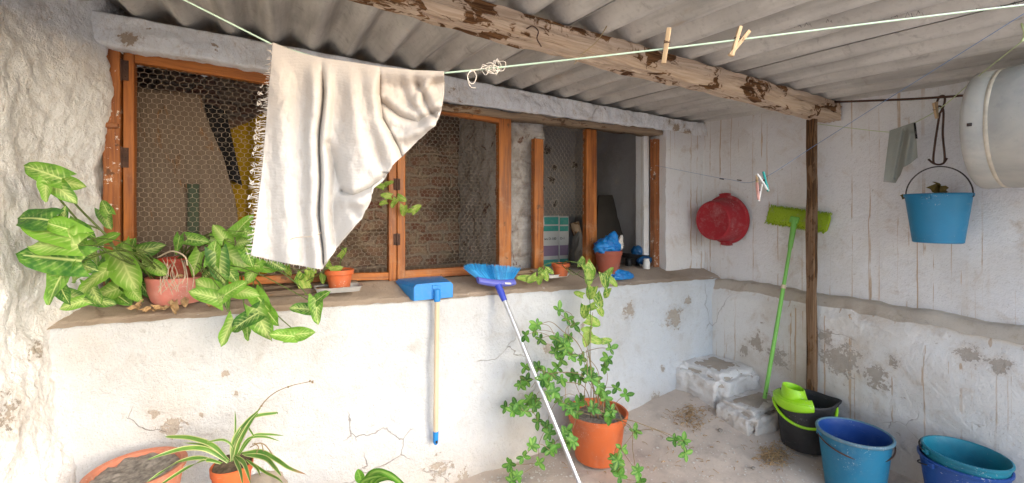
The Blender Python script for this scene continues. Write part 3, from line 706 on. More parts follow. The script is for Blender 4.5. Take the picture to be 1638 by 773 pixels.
# --- roof beam and post
mb = MB(); n = 90
def beamc(u):
    X = lerp(-.9, 2.83, u); zb = poly([(-.9, .68), (.2, .640), (1.2, .585), (2.6, .529), (2.83, .520)], X)+.006*nz(X, 0, 0, 2)
    zt = roofz(X, 1.38)-.033
    return X, zb, zt
def f_beam(u, v):
    X, zb, zt = beamc(u); a = 2*PI*v; c, s = math.cos(a), math.sin(a)
    k = max(abs(c), abs(s))**.92
    y = 1.38+.010*nz(X, 3, 0, 1.5)+.045*c/k; z = (zb+zt)/2+(zt-zb)/2*s/k
    return V((X, y+.009*nz(X*.5, c, s, 5)+.005*nz(X, c*2, s*2, 11), z+.009*nz(X*.6, c+7, s, 5)+.005*nz(X, c*2+5, s*2, 12)))
mb.grid(n*3, 40, f_beam, lambda a, b: (a*3.7, b*.36), flip=True)
for uu, fl in ((0, 0), (1, 1)):
    i_ = [mb.vert(f_beam(uu, v/40)) for v in range(40)]; mb.face(i_ if not fl else i_[::-1])
beam = ob('roof_beam', mb, M_beam, label='worm-eaten wooden beam with dark brown patches under the corrugated roof', cat='beam', auto=60)
mb = MB(); p0 = atY(842, 46, 1.327); mb.tube(spline([p0, atY(852, 42, 1.315), atY(861, 50, 1.31), atY(859, 62, 1.315), atY(866, 75, 1.31)], 6), .0022, 6)
o = ob('bent_nail', mb, M_rust, beam)
mb = MB()
def f_post(u, v):
    z = lerp(-1.36, .53, u); a = 2*PI*v; c, s = math.cos(a), math.sin(a); k = max(abs(c), abs(s))**.8; x0 = 2.705+.006*nz(0, 0, z, 1.2)
    w = .0215+.003*nz(1, 0, z, 3)
    return V((x0+w*c/k+.002*nz(c, s, z, 11), 1.43+w*s/k+.004*nz(c, s+3, z, 3), z))
mb.grid(80, 24, f_post, lambda a, b: (a*1.9, b*.24)); ob('roof_post', mb, M_post, label='dark weathered wooden post holding up the end of the roof beam', cat='post', auto=60)
# ------------------------------------------------------------------ clothes lines
def line(name, label, pts, r, mat, cat='cord', n=8, twist=False):
    mb = MB(); mb.tube(spline(pts, n), r, 6); return ob(name, mb, mat, label=label, cat=cat)
T0 = 1.02
LA = V((-.7, 1.55, .79)); LE = V((2.72, -.36, .62))
K1, K2 = pt(437, 72, T0), pt(710, 117, T0)
mb = MB()
mb.tube([LA, K1], .0021, 6); mb.tube(spline([K1, pt(520, 95, T0), pt(610, 109, T0), K2], 6), .0021, 6); mb.tube(spline([K2, pt(785, 109.5, T0), pt(1065, 78, 1.005), pt(1638, 8, .985), LE], 10), .0021, 6)
cl = ob('clothes_line', mb, M_line, label='pale green washing line with the cream cloth and two wooden pegs on it', cat='clothes line')
# loose string knotted on it
mb = MB(); rr = random.Random(5)
for k in range(5):
    c = pt(770+rr.uniform(0, 28), 108+rr.uniform(-4, 4), T0-.003); q = [c]
    for j in range(9):
        a = j*1.1+k; q.append(c+R_*(.012*math.cos(a)+rr.uniform(-.005, .005))+U_*(.010*math.sin(a)+rr.uniform(-.005, .005))+F_*rr.uniform(-.006, .006))
    mb.tube(spline(q, 4), .0009, 5)
mb.tube(spline([pt(785, 108, T0-.004), pt(762, 112, T0-.004), pt(749, 118, T0-.003), pt(750, 130, T0-.006), pt(757, 134, T0-.004), pt(762, 122, T0-.004), pt(755, 112, T0-.003), pt(748, 122, T0-.006), pt(752, 138, T0-.004), pt(762, 141, T0-.005)], 6), .0011, 5)
mb.tube(spline([pt(785, 106, T0-.005), pt(795, 115, T0-.008), pt(793, 121, T0-.004)], 5), .001, 5)
ob('string', mb, M_string, label='tangle of cream string knotted on the washing line right of the cloth', cat='string')
mb = MB(); mb.tube(spline([atY(994, -5, 1.30), atY(990, 14, 1.30), atY(972, 40, 1.29), atY(955, 66, 1.29), atY(930, 88, 1.29), atY(918, 103, 1.29)], 8), .0022, 6, True, .0012); mb.tube(spline([atY(994, -5, 1.30), atY(985, -12, 1.33), V((.95, 1.36, .70))], 5), .0022, 6)
ob('twine', mb, M_twine, label='strand of dry straw twine dangling in front of the roof beam', cat='twine')
# second line, with the rag and an old peg
GA = V((2.70, 1.40, .50))
G = [GA, atX(1415, 211, 2.66), atX(1440, 207, 2.63), atX(1500, 176, 2.55), pt(1566, 121, 1.70), pt(1634, 67, 1.48)]
mb = MB(); mb.tube(spline(G, 8), .0018, 6)
e = G[-1]; mb.tube(spline([e, e+V((.004, -.004, .012)), e+V((.004, -.006, .03))], 4), .0035, 6)
e2 = V((e.x, e.y, roofz(e.x, e.y))); mb.tube([e+V((.004, -.006, .028)), e2], .003, 6)
ob('clothes_line', mb, M_line2, label='thin yellow-green line carrying the grey rag and rising past the white drum', cat='clothes line')
# blue string with plastic pegs
B = [atY(1050, 265, YF-.003), pt(1110, 277, 2.8), pt(1165, 287, 2.3), pt(1212, 289, 2.0), pt(1305, 232, 1.8), pt(1410, 165, 1.5), pt(1638, 22, 1.12), pt(1740, -44, 1.06)]
bz = B[-1]; 
line('string', 'thin blue string running from the right window jamb to the roof edge', B+[V((bz.x, bz.y, roofz(bz.x, bz.y)))], .0009, M_blueline, 'string')
# iron rod and hook
ro = [atX(1318, 164, XU-.002), atX(1345, 163, XU-.10), atX(1400, 161, XU-.14), atX(1470, 158, XU-.17), atX(1555, 152, XU-.15), atX(1640, 146, XU-.002)]
mb = MB(); mb.tube(spline(ro, 6), .0055, 8); ob('iron_rod', mb, M_rust, label='thin rusty iron rod fixed along the end wall below the roof', cat='rod')
XB = XU-.165     # plane of the hanging bucket
H = lambda px, py, d=0: atX(px, py, XB+d)
mb = MB()
mb.tube(spline([H(1497, 178), H(1499, 163), H(1504, 154), H(1511, 155), H(1510, 168), H(1502, 183), H(1497, 176, -.01), H(1502, 170, -.012), H(1509, 178, -.01), H(1508, 215), H(1511, 255), H(1505, 263), H(1494, 262), H(1485, 255)], 7), .0042, 7)
mb.tube(spline([H(1503, 183, .004), H(1497, 220, .004), H(1493, 255, .004), H(1497, 263, .004), H(1508, 262, .006), H(1515, 253, .006)], 7), .0042, 7)
ob('wire_hook', mb, M_rust, label='long rusty double hook of bent wire hanging on the iron rod', cat='hook')

# pegs
def wood_peg(name, loc, rot, label, s=1., open_=.12):
    t = thing(name, label, 'clothes peg', loc, rot, 'wooden clothes pegs')
    for sg in (-1, 1):
        mb = MB(); M = Matrix.Rotation(sg*open_, 4, 'Y') @ Matrix.Translation((sg*.0052*s, 0, 0))
        mb.box((-.0042*s, -.005*s, -.040*s), (.0042*s, .005*s, .036*s), M, (1, 1, 4), .0006, 2); ob('peg_half', mb, M_peg, t, local=True, bevel=.001)
    mb = MB(); mb.tube([(.012*s*math.cos(a*.9), -.0062*s+.0124*s*(a % 2), .006*s+.004*s*math.sin(a)) for a in range(12)], .0009*s, 5); mb.tube([(-.009*s, 0, .006*s), (.009*s, 0, .006*s)], .0028*s, 8); ob('spring', mb, M_rust, t, local=True)
    return t
YAWR = -YAW
wood_peg('clothes_peg', pt(1066, 77, 1.0)+U_*.006, (.15, .0, YAWR+1.25), 'upright wooden peg on the green line in front of the roof beam')
wood_peg('clothes_peg', pt(1181, 66, 1.0), (0, .48, YAWR), 'tilted wooden peg on the green line against the roof sheets', .92, .2)
wood_peg('clothes_peg', pt(1497, 176, 1.93)-R_*.0, (.1, -.35, YAWR+.3), 'old wooden peg hanging beside the top of the wire hook', .95)
def plastic_peg(loc, rot, label, outer, inner, s=1.):
    t = thing('clothes_peg', label, 'clothes peg', loc, rot, 'plastic clothes pegs')
    for sg, mt in ((-1, outer), (1, inner)):
        mb = MB(); M = Matrix.Rotation(sg*.16, 4, 'Y') @ Matrix.Translation((sg*.0062*s, 0, 0))
        mb.box((-.0035*s, -.0065*s, -.046*s), (.0035*s, .0065*s, .040*s), M, (2, 2, 8))
        for i, p in enumerate(mb.v):
            pass
        mb.box((-.0036*s-.002, -.0035*s, -.036*s), (.0036*s+.002, .0035*s, -.012*s), M); ob('peg_half', mb, mt, t, local=True, bevel=.0025)
    mb = MB(); mb.tube([(-.010*s, 0, .004*s), (.010*s, 0, .004*s)], .004*s, 8); ob('spring', mb, M_rust, t, local=True)
plastic_peg(pt(1214, 306, 1.98), (0, .06, YAWR+.25), 'pink and white plastic peg hanging on the blue string', M_pegp, M_pegw, 1.)
plastic_peg(pt(1222, 290, 1.95), (0, -.38, YAWR-.2), 'teal and white plastic peg clipped on the blue string', M_pegw, M_pegt, 1.05)
wood_peg('clothes_peg', pt(1211, 290, 2.0), (0, .1, YAWR+.8), 'small wooden peg between the two plastic pegs on the blue string', .8)

# ------------------------------------------------------------------ hanging cloth
TOP = [(0, 72), (.15, 88), (.30, 97), (.45, 103), (.62, 110), (.82, 116), (1, 118)]
BOT = [(0, (402, 409)), (.22, (458, 421)), (.42, (514, 431)), (.50, (547, 385)), (.58, (578, 350)), (.64, (592, 321)), (.68, (597, 300)), (.74, (613, 288)), (.80, (627, 266)), (.84, (635, 257)), (.89, (651, 243)), (.96, (684, 209)), (1, (696, 200))]
def bot(s):
    return poly([(a, b[0]) for a, b in BOT], s), poly([(a, b[1]) for a, b in BOT], s)
CB = [(95, 604), (150, 603), (190, 608), (215, 622), (240, 634), (262, 642)]
def segd(px, py, a, b):
    ax, ay = a; bx, by = b; dx, dy = bx-ax, by-ay; t = clamp(((px-ax)*dx+(py-ay)*dy)/(dx*dx+dy*dy))
    qx, qy = px-ax-dx*t, py-ay-dy*t
    return math.hypot(qx, qy), (px-ax)*dy-(py-ay)*dx, t
def crease(px, py, pts): return min(segd(px, py, a, b)[0] for a, b in zip(pts, pts[1:]))
def gs(d, w): return math.exp(-(d/w)**2)
def clothp(s, t, back=False):
    x0, y0 = lerp(437, 710, s), poly(TOP, s)
    x1, y1 = bot(s)
    px = lerp(x0, x1, t) + 3*math.sin(PI*t)*(1-s)**3 + 6*math.sin(PI*t)*sstep(.9, 1, s)
    py = lerp(y0, y1, t)
    fade = sstep(0, .18, t)
    lum = 0.
    vert = sstep(0, .12, t)*(1-sstep(.42, .62, s))
    lum += .011*math.cos((px-446-.05*(py-72))*2*PI/58)*vert*(.5+.6*t)
    xc = 513+3*math.sin(py*.017)+1.5*math.sin(py*.05); dx = px-xc
    yfa = sstep(88, 110, py)
    lum += yfa*(.020*gs(dx+13, 9) - .027*gs(dx-1, 4.0) + .016*gs(dx-10, 7)*(1-.7*t))
    lum += yfa*.030*gs(dx-62, 36)*sstep(120, 260, py)
    lum -= yfa*.016*gs(dx-22, 9)*sstep(220, 330, py)
    xb = poly(CB, py); ex = px-xb
    if py < 275:
        lum += .022*gs(ex+12, 15)*sstep(100, 125, py) - .030*sstep(0, 5, ex)*sstep(96, 120, py) - .020*gs(ex-3, 4)
    if ex > 2 and py < 280:
        r1 = crease(px, py, [(612, 165), (640, 186), (668, 196), (700, 178)]); lum += .014*gs(r1-11, 12) - .014*gs(r1, 7)
        r2 = crease(px, py, [(664, 120), (682, 168), (697, 190)]); lum += -.014*gs(r2, 6) + .010*gs(r2-12, 9)
        r3 = crease(px, py, [(618, 215), (650, 218), (690, 198)]); lum += .016*gs(r3, 9)
        r4 = crease(px, py, [(690, 122), (672, 150), (668, 165)]); lum += .014*gs(r4, 6)
        r5 = crease(px, py, [(640, 118), (650, 160), (672, 185)]); lum += -.008*gs(r5, 6)
    r6 = crease(px, py, [(548, 306), (566, 313), (592, 301), (612, 285)]); lum += -.022*gs(r6, 5.5) + .018*gs(crease(px, py, [(556, 322), (580, 322), (606, 303)]), 9)
    r7 = crease(px, py, [(525, 230), (545, 300), (570, 345)]); lum += -.012*gs(r7, 8)
    r8 = crease(px, py, [(560, 110), (568, 190), (585, 260), (610, 285)]); lum += .010*gs(r8, 10)-.008*gs(crease(px, py, [(580, 112), (590, 180), (612, 262)]), 8)
    lum += .005*nz(px*.02, py*.012, 0, 1)+.0022*nz(px*.09, py*.05, 3, 1)
    lum *= 1.12*(fade*.95+.05)
    if back: return px, py, -.012-.4*abs(lum)
    return px, py-3.5*(1-sstep(0, .03, t)), lum + .0045
mb = MB()
def f_cloth(u, v):
    px, py, l = clothp(u, v); return pt(px, py, T0-l*1.0)
mb.grid(210, 200, f_cloth)
def f_back(u, v):
    px, py, l = clothp(u, v*.45); return pt(px+.5, py, T0+.012*math.sin(min(1, v*4)*PI/2)+.004+.2*l*0)
mb.grid(60, 30, lambda u, v: f_back(.04+.42*u, v))
o = ob('hanging_cloth', mb, M_towel, solid=.005, label='cream wool cloth with a frayed left edge draped over the washing line', cat='cloth')
fr = MB(); rr = random.Random(11)
for i in range(120):
    v = (i+rr.random()*.6)/120; px, py, l = clothp(0, v); p = pt(px+2, py, T0-l)
    L = rr.uniform(.010, .026)*(1.1 if .25 < v < .72 else .75); an = rr.uniform(-.25, .35)
    q = [p]
    for k in range(1, 4): q.append(p-R_*(L*k/3*math.cos(an))+U_*(L*k/3*math.sin(an)*-1+rr.uniform(-.002, .002))-F_*rr.uniform(-.003, .004))
    fr.tube(spline(q, 3), rr.uniform(.0011, .0019), 4, True, .0005)
for i in range(26):
    v = rr.uniform(.2, .8); px, py, l = clothp(0, v); p = pt(px-14, py, T0-l); q = [p+V((rr.uniform(-.006, .006), 0, rr.uniform(-.008, .008))) for _ in range(5)]
    fr.tube(spline(q, 3), .0008, 4)
ob('fringe', fr, M_towel, o); fr = MB()
for i in range(26):
    v = i/26*.43; px, py, l = clothp(v, 1); p = pt(px, py-1, T0-l); fr.tube([p, p-U_*rr.uniform(.003, .010)+R_*rr.uniform(-.003, .003)], .0009, 4, True, .0004)

ob('hem_fringe', fr, M_towel, o)
th = MB(); th.tube(spline([pt(452, 392, T0-.016), pt(470, 381, T0-.02), pt(500, 378, T0-.022), pt(515, 372, T0-.012)], 8), .0008, 5); ob('loose_thread', th, M_root, o)

# grey rag on the second line
mb = MB()
def f_rag(u, v):
    x0 = lerp(1423, 1464, u); y0 = lerp(209, 195, u); x1 = lerp(1413, 1462, u) if u < .5 else lerp(1437.5, 1468, (u-.5)*2); y1 = poly([(0, 291), (.4, 293), (.55, 280), (.62, 268), (.8, 262), (1, 252)], u)
    px, py = lerp(x0, x1, v), lerp(y0, y1, v)
    d = .012*math.cos(u*9+v)*v - .03*gs(segd(px, py, (1448, 210), (1434, 285))[0], 4) + .02*gs(segd(px, py, (1455, 215), (1445, 280))[0], 6)
    return atX(px, py, lerp(2.655, 2.60, u)-.012-d)
mb.grid(40, 50, f_rag); o = ob('rag', mb, M_rag, label='grey-green rag folded over the thin line near the hanging bucket', cat='rag')
mb = MB(); mb.tube([atX(1463, 197, 2.58), atX(1466, 222, 2.585)], .004, 6); ob('seam', mb, M_darkcloth, o)

# ------------------------------------------------------------------ drum
ax0 = V((2.50, .682, .325)); rD = .232
M = Matrix.Translation(ax0) @ Matrix.Rotation(PI/2, 4, 'X')     # local z -> -Y (towards the viewer)
drum = thing('plastic_drum', 'big milky white plastic drum lying under the roof at the right edge', 'drum', (2.5, .4, ax0.z-rD))
mb = MB(); mb.lathe([(0, .016), (rD*.80, .014), (rD*.91, .010), (rD*.965, .0), (rD*.99, .006), (rD, .018), (rD*.995, .055), (rD*.982, .062), (rD*.982, .078), (rD*.995, .086), (rD*1.0, .18), (rD*1.02, .45), (rD*1.0, .80), (rD*.96, .84), (0, .84)], 72, M, fn=lambda p, a: p*(1+.006*noise.noise(V((math.cos(a)*2, math.sin(a)*2, p.z*3)))))
ob('body', mb, M_drum, drum, auto=50)
mb = MB(); mb.lathe([(rD*.980, .063), (rD*.990, .066), (rD*.990, .074), (rD*.980, .077)], 72, M); ob('seam_ring', mb, M_drumrim, drum)
mb = MB(); c = M @ V((-rD*.99, 0, .03)); mb.box(c+V((-.006, -.007, -.006)), c+V((.003, .007, .006))); ob('clip', mb, M_iron, drum, bevel=.002)
for z in (.22, .62):
    mb = MB(); q = [M @ V((rD*1.03*math.cos(a), rD*1.03*math.sin(a), z)) for a in [i*2*PI/40 for i in range(41)]]; mb.tube(q, .003, 6)
    tp = V((2.5, ax0.y-z, ax0.z+rD)); mb.tube([tp, V((2.5, tp.y, roofz(2.5, tp.y)))], .003, 6); ob('hanging_wire', mb, M_rust, drum)

# ------------------------------------------------------------------ buckets
def bucket_parts(t, r0, r1, h, mo, mi, th=.003, rim=.007, spout=False, ears=True, handle=None, hm=None, base_z=0):
    """local, base at origin"""
    def fn(p, a):
        if spout:
            k = gs(((a-spout+PI) % (2*PI))-PI, .28)*sstep(.6*h, h, p.z); p = p+V((math.cos(spout), math.sin(spout), .12))*k*.035
        return p
    mb = MB(); n = 8
    prof = [(0, .004), (r0*.9, .004), (r0*.95, 0), (r0, .003)]+[(lerp(r0, r1, i/n), lerp(.003, h-.014, i/n)) for i in range(1, n+1)]
    prof += [(r1+.004, h-.014), (r1+rim, h-.010), (r1+rim, h-.002), (r1+rim*.6, h), (r1-th*.2, h)]
    mb.lathe(prof, 64, None, fn=fn); ob('body', mb, mo, t, local=True, auto=45)
    mb = MB(); prof = [(r1-th*.2, h-.0005), (r1-th, h-.004)]+[(lerp(r1, r0, i/n)-th, lerp(h-.004, .012, i/n)) for i in range(1, n+1)]+[(0, .012)]
    mb.lathe(prof, 64, None, fn=fn); ob('lining', mb, mi, t, local=True, auto=45)
    if ears:
        for s in (0, PI):
            mb = MB(); A = (handle or (0,))[0]+s; c = V((math.cos(A)*(r1+.006), math.sin(A)*(r1+.006), h-.018)); Mx = Matrix.Translation(c) @ Matrix.Rotation(A, 4, 'Z')
            mb.box((-.004, -.016, -.010), (.007, .016, .010), Mx); mb.tube([Mx @ V((.0, 0, -.003)), Mx @ V((.012, 0, -.003))], .004, 8); ob('ear', mb, mo, t, local=True, bevel=.002)
    if handle:
        A, tilt, rad = handle[:3]; q = []
        for i in range(33):
            b = PI*i/32; x = math.cos(b)*(r1+.014); y = math.sin(b)*(r1+rad); z = 0
            p = V((x, y*math.cos(tilt), y*math.sin(tilt))); q.append(Matrix.Rotation(A, 4, 'Z') @ p+V((0, 0, h-.02)))
        mb = MB(); mb.tube(q, handle[3] if len(handle) > 3 else .0032, 8); ob('handle', mb, hm or M_iron, t, local=True)
# blue bucket in front
bx = pt(1366, 690, 2.09); zb = floorz(bx.x, bx.y)
t = thing('bucket', 'teal blue bucket with grey-blue rim and dropped wire handle, in front of the black one', 'bucket', (bx.x, bx.y, zb), (0, 0, 0), 'buckets standing by the end wall')
mb = MB(); hq = bx.z-zb; mb.lathe([(.1425, hq-.013), (.150, hq-.011), (.1515, hq-.004), (.149, hq+.0015), (.143, hq+.003), (.139, hq), (.1385, hq-.006)], 64); ob('rim', mb, plastic('faded_rim', (.09, .20, .27), (.08, .17, .23), .5, .4), t, local=True)
bucket_parts(t, .112, .141, bx.z-zb, M_bucket, M_bucketin, rim=.006, handle=(-.66, PI+.42, -.002, .0034), hm=M_rust)
# stacked pair at the right
bx2 = pt(1541, 722, 1.86); zb2 = floorz(bx2.x, bx2.y); h2 = bx2.z-zb2
t = thing('bucket', 'dark blue outer bucket of the nested pair at the lower right', 'bucket', (bx2.x, bx2.y, zb2), (0, 0, 0), 'buckets standing by the end wall')
bucket_parts(t, .104, .138, h2-.035, M_bucketin, M_bucketin, handle=(-.45, -.35, .0, .003))
t = thing('bucket', 'turquoise bucket nested inside the dark blue one at the lower right', 'bucket', (bx2.x, bx2.y, zb2+.020), (.02, .015, 0), 'buckets standing by the end wall')
bucket_parts(t, .098, .132, h2-.020, M_bucket2, M_bucket2, rim=.007, handle=(2.4, PI-.12, .004, .003))
# black mop bucket
bk = V((2.545, 1.385, 0)); bk.z = floorz(bk.x, bk.y)
t = thing('mop_bucket', 'black mop bucket with lime green wringer and handle behind the blue bucket', 'mop bucket', bk, (0, 0, 0), 'buckets standing by the end wall')
bucket_parts(t, .108, .138, .262, M_black, M_black, rim=.005, spout=-.75, ears=False)
wr = MB(); c = Matrix.Translation((-.066, .012, .195)) @ Matrix.Rotation(-.10, 4, 'Y')
wr.lathe([(.050, 0), (.057, .05), (.062, .072), (.058, .10), (.052, .132), (.049, .136), (.046, .132), (.047, .09), (.04, .03), (.0, .025)], 40, c, fn=lambda p, a: V((p.x, p.y, p.z+(.012*math.cos(a-2.4) if p.z > .08 else 0))))
wp = ob('wringer', wr, M_lime, t, local=True, auto=40)
mb = MB()   # collar that hooks over the bucket rim
def f_col(u, v):
    a = lerp(2.1, 3.95, u); r = .1425+.003*math.sin(PI*v); z = lerp(.205, .272, v) if True else 0
    z0 = .262-.045*(.5+.5*math.cos((u-.5)*2*PI*.5))
    return V((r*math.cos(a), r*math.sin(a), lerp(z0, .268, v)))
mb.grid(40, 6, f_col); mb.grid(40, 4, lambda u, v: V(((.1425-.03*v)*math.cos(lerp(2.1, 3.95, u)), (.1425-.03*v)*math.sin(lerp(2.1, 3.95, u)), .268+.02*v))); ob('collar', mb, M_lime, wp, local=True, solid=.004)
mb = MB(); q = []
for i in range(33):
    b = PI*i/32; x = math.cos(b)*.145; y = math.sin(b)*.155; q.append(Matrix.Rotation(PI/2+.62, 4, 'Z') @ V((x, y*math.cos(.62), -y*math.sin(.62)))+V((0, 0, .235)))
for i in range(len(q)-1): pass
mb.tube(q, .0075, 8); ob('handle', mb, M_lime, t, local=True)
# hanging bucket
hb = H(1500, 310); hh = .225
t = thing('hanging_bucket', 'blue bucket hanging from the wire hook on the end wall', 'bucket', (hb.x, hb.y, hb.z-hh))
bucket_parts(t, .088, .114, hh, M_hbucket, M_bucketin, rim=.005, ears=True, handle=None)
mb = MB(); q = [H(1447, 291), H(1462, 277), H(1480, 268), H(1500, 264), H(1520, 265), H(1540, 274), H(1553, 290)]
lo = V((hb.x, hb.y, hb.z-hh)); dd = (H(1553, 312)-H(1447, 312)).normalized(); dd.z = 0
q = [hb-dd*.118-U_*.018]+[hb+dd*(.118*math.cos(PI-PI*i/16))*1.0+U_*(.134*math.sin(PI*i/16)-.010) for i in range(1, 16)]+[hb+dd*.118-U_*.018]
mb.tube(spline([p-lo for p in q], 3), .0028, 7); ob('handle', mb, M_iron, t, local=True)

# ------------------------------------------------------------------ leaves
DLB = []
def leaf(mb, p, tip, nrm, L, Wd, shape='arrow', droop=.2, fold=.18, tint=(.5, .5), nu=6, nv=8, wavy=0.):
    tip = V(tip).normalized(); nrm = V(nrm); nrm = (nrm-tip*nrm.dot(tip)).normalized(); side = tip.cross(nrm)
    mb.cur = (tint[0], tint[1], random.random(), 1); ph = random.random()*6
    def f(u, v):
        a = (u-.5)*2; b = abs(a)
        if shape == 'arrow': w = Wd*(1-v)**.78*(.72+1.15*v); y = L*(v-.24*(1-v)**3*b**1.3)
        elif shape == 'heart': w = Wd*(1-v)**.62*(.80+.75*v); y = L*(v-.16*(1-v)**3*b**1.4)
        else: w = Wd*math.sin(PI*clamp(v*.96+.02)**1.05)**.62; y = L*v
        x = a*w/2
        z = fold*b*w*.5 - droop*L*v*v + wavy*L*.05*math.sin(v*9+ph+a*2)*b
        return p+tip*y+side*x+nrm*z
    mb.grid(nu, nv, f); mb.cur = (1, 1, 1, 1)
def imgdir(deg, toward=0.):
    a = math.radians(deg); return (R_*math.cos(a)-U_*math.sin(a)-F_*toward).normalized()
rl = random.Random(21); LS = 1.0
def place_leaf(mb, px, py, t, Lpx, deg, shape='arrow', ratio=.72, tint=None, droop=None, jit=.35, nrm=None):
    """leaf centred at a photo position and depth, length given in photo pixels"""
    L = Lpx/FPX*t*LS; tp = imgdir(deg, rl.uniform(-.25, .45)); c = pt(px, py, t)
    n = nrm or (-F_*1.0+U_*.45+R_*rl.uniform(-jit, jit)+U_*rl.uniform(-jit, jit))
    leaf(mb, c-tp*L*.5, tp, n, L, L*ratio*rl.uniform(.9, 1.1), shape, rl.uniform(.05, .3) if droop is None else droop, rl.uniform(.05, .3), tint or (rl.random(), rl.random()), wavy=1.)
    return c-tp*L*.5

# ------------------------------------------------------------------ sill plants (left)
SZ = lambda X, Y: sillz(X)+.008+.047*clamp((Y-YW-.05)/(YF-YW-.05))
pb = V((-.345, 2.225, 0)); pb.z = sillz(pb.x)+.03
pl = thing('potted_plant', 'big arrowhead plant with pale-veined leaves in a faded pink bowl on the sill', 'potted plant', pb)
mb = MB(); mb.lathe([(0, .004), (.07, .004), (.078, 0), (.088, .012), (.100, .05), (.104, .085), (.107, .092), (.108, .105), (.103, .107), (.099, .100), (.095, .07), (0, .066)], 56); mb2 = mb
ob('pot', mb, M_pink, pl, local=True, auto=45)
mb = MB(); mb.lathe([(.097, .072), (.06, .080), (0, .083)], 40, fn=lambda p, a: p+V((0, 0, .006*nz(p.x, p.y, 1, 40)))); ob('soil', mb, M_soil2, pl, local=True)
LV1 = [(64, 273, 62, 205), (73, 307, 36, 105), (98, 305, 50, 50), (113, 294, 40, 12), (167, 331, 27, 240), (170, 353, 32, 80), (46, 347, 74, 188), (70, 362, 82, 207), (116, 381, 62, 35), (100, 350, 36, 280), (86, 360, 40, 200),
       (82, 391, 74, 182), (75, 412, 88, 190), (125, 421, 52, 20), (88, 456, 66, 112), (142, 452, 54, 135), (161, 386, 52, 320), (150, 412, 48, 105), (191, 403, 52, 300), (202, 437, 78, 62), (165, 438, 50, 125), (234, 399, 48, 340),
       (210, 402, 42, 278), (230, 463, 38, 50), (187, 456, 48, 100), (124, 478, 42, 12), (165, 470, 48, 160), (161, 482, 40, 20), (189, 474, 44, 30), (255, 432, 36, 20), (112, 488, 34, 160), (204, 480, 28, 80), (240, 432, 34, 40),
       (135, 400, 40, 60), (120, 440, 44, 150), (178, 425, 40, 90), (150, 470, 40, 70), (180, 480, 34, 120), (100, 470, 40, 60), (215, 470, 36, 40), (108, 415, 46, 170), (136, 370, 36, 30)]
fo = MB(); stm = MB()
root = pb+V((-.02, 0, .09))
for (px, py, L, dg) in LV1:
    far = (px < 130 and py < 380)
    t = (1.80 if py < 400 else 1.70)+rl.uniform(-.05, .05) - (.06 if (px, py) == (202, 437) else 0)
    if px < 60: t = max(t, 1.62) 
    u_ = (px-CX)/FPX; xmin = poly([(1.6, -.76), (2.13, -.66), (2.3, -.58)], t*(CA-u_*SA))
    while t*(SA+u_*CA) < xmin+.03 and t > 1.25: t -= .02
    b = place_leaf(fo, px, py, t, L, dg, 'arrow', .74)
    mid = (b+root)/2+V((rl.uniform(-.02, .02), -.02, .05+.03*rl.random())); 
    if rl.random() < .3: stm.tube(spline([root+V((rl.uniform(-.05, .04), rl.uniform(-.04, .04), -.02)), mid, b], 6), .0026, 6, True, .0018)
for q in ([(74, 290), (98, 322), (122, 350), (152, 385), (182, 410)], [(104, 305), (122, 328), (145, 352), (168, 375), (192, 405)], [(100, 355), (140, 360), (170, 375), (200, 415)]):
    stm.tube(spline([pt(a, b, poly([(60, 1.40), (92, 1.47), (110, 1.51), (150, 1.58), (200, 1.64)], a)) for i, (a, b) in enumerate(q)]+[root], 6), .0032, 6)
ob('foliage', fo, M_arrow, pl); ob('stem', stm, M_stem, pl)
rt = MB()
for i in range(16):
    x0, y0 = rl.uniform(258, 300), rl.uniform(410, 425); rt.tube(spline([pt(x0, y0, 1.70), pt(x0+rl.uniform(-14, 14), y0+25, 1.66), pt(x0+rl.uniform(-18, 18), y0+rl.uniform(40, 62), 1.64)], 5), .0013, 5)
rt.tube(spline([pt(252, 412, 1.7), pt(275, 402, 1.68), pt(295, 410, 1.67), pt(300, 425, 1.68)], 6), .003, 6)
ob('root', rt, M_root, pl, label='bare pale aerial roots hanging over the bowl')
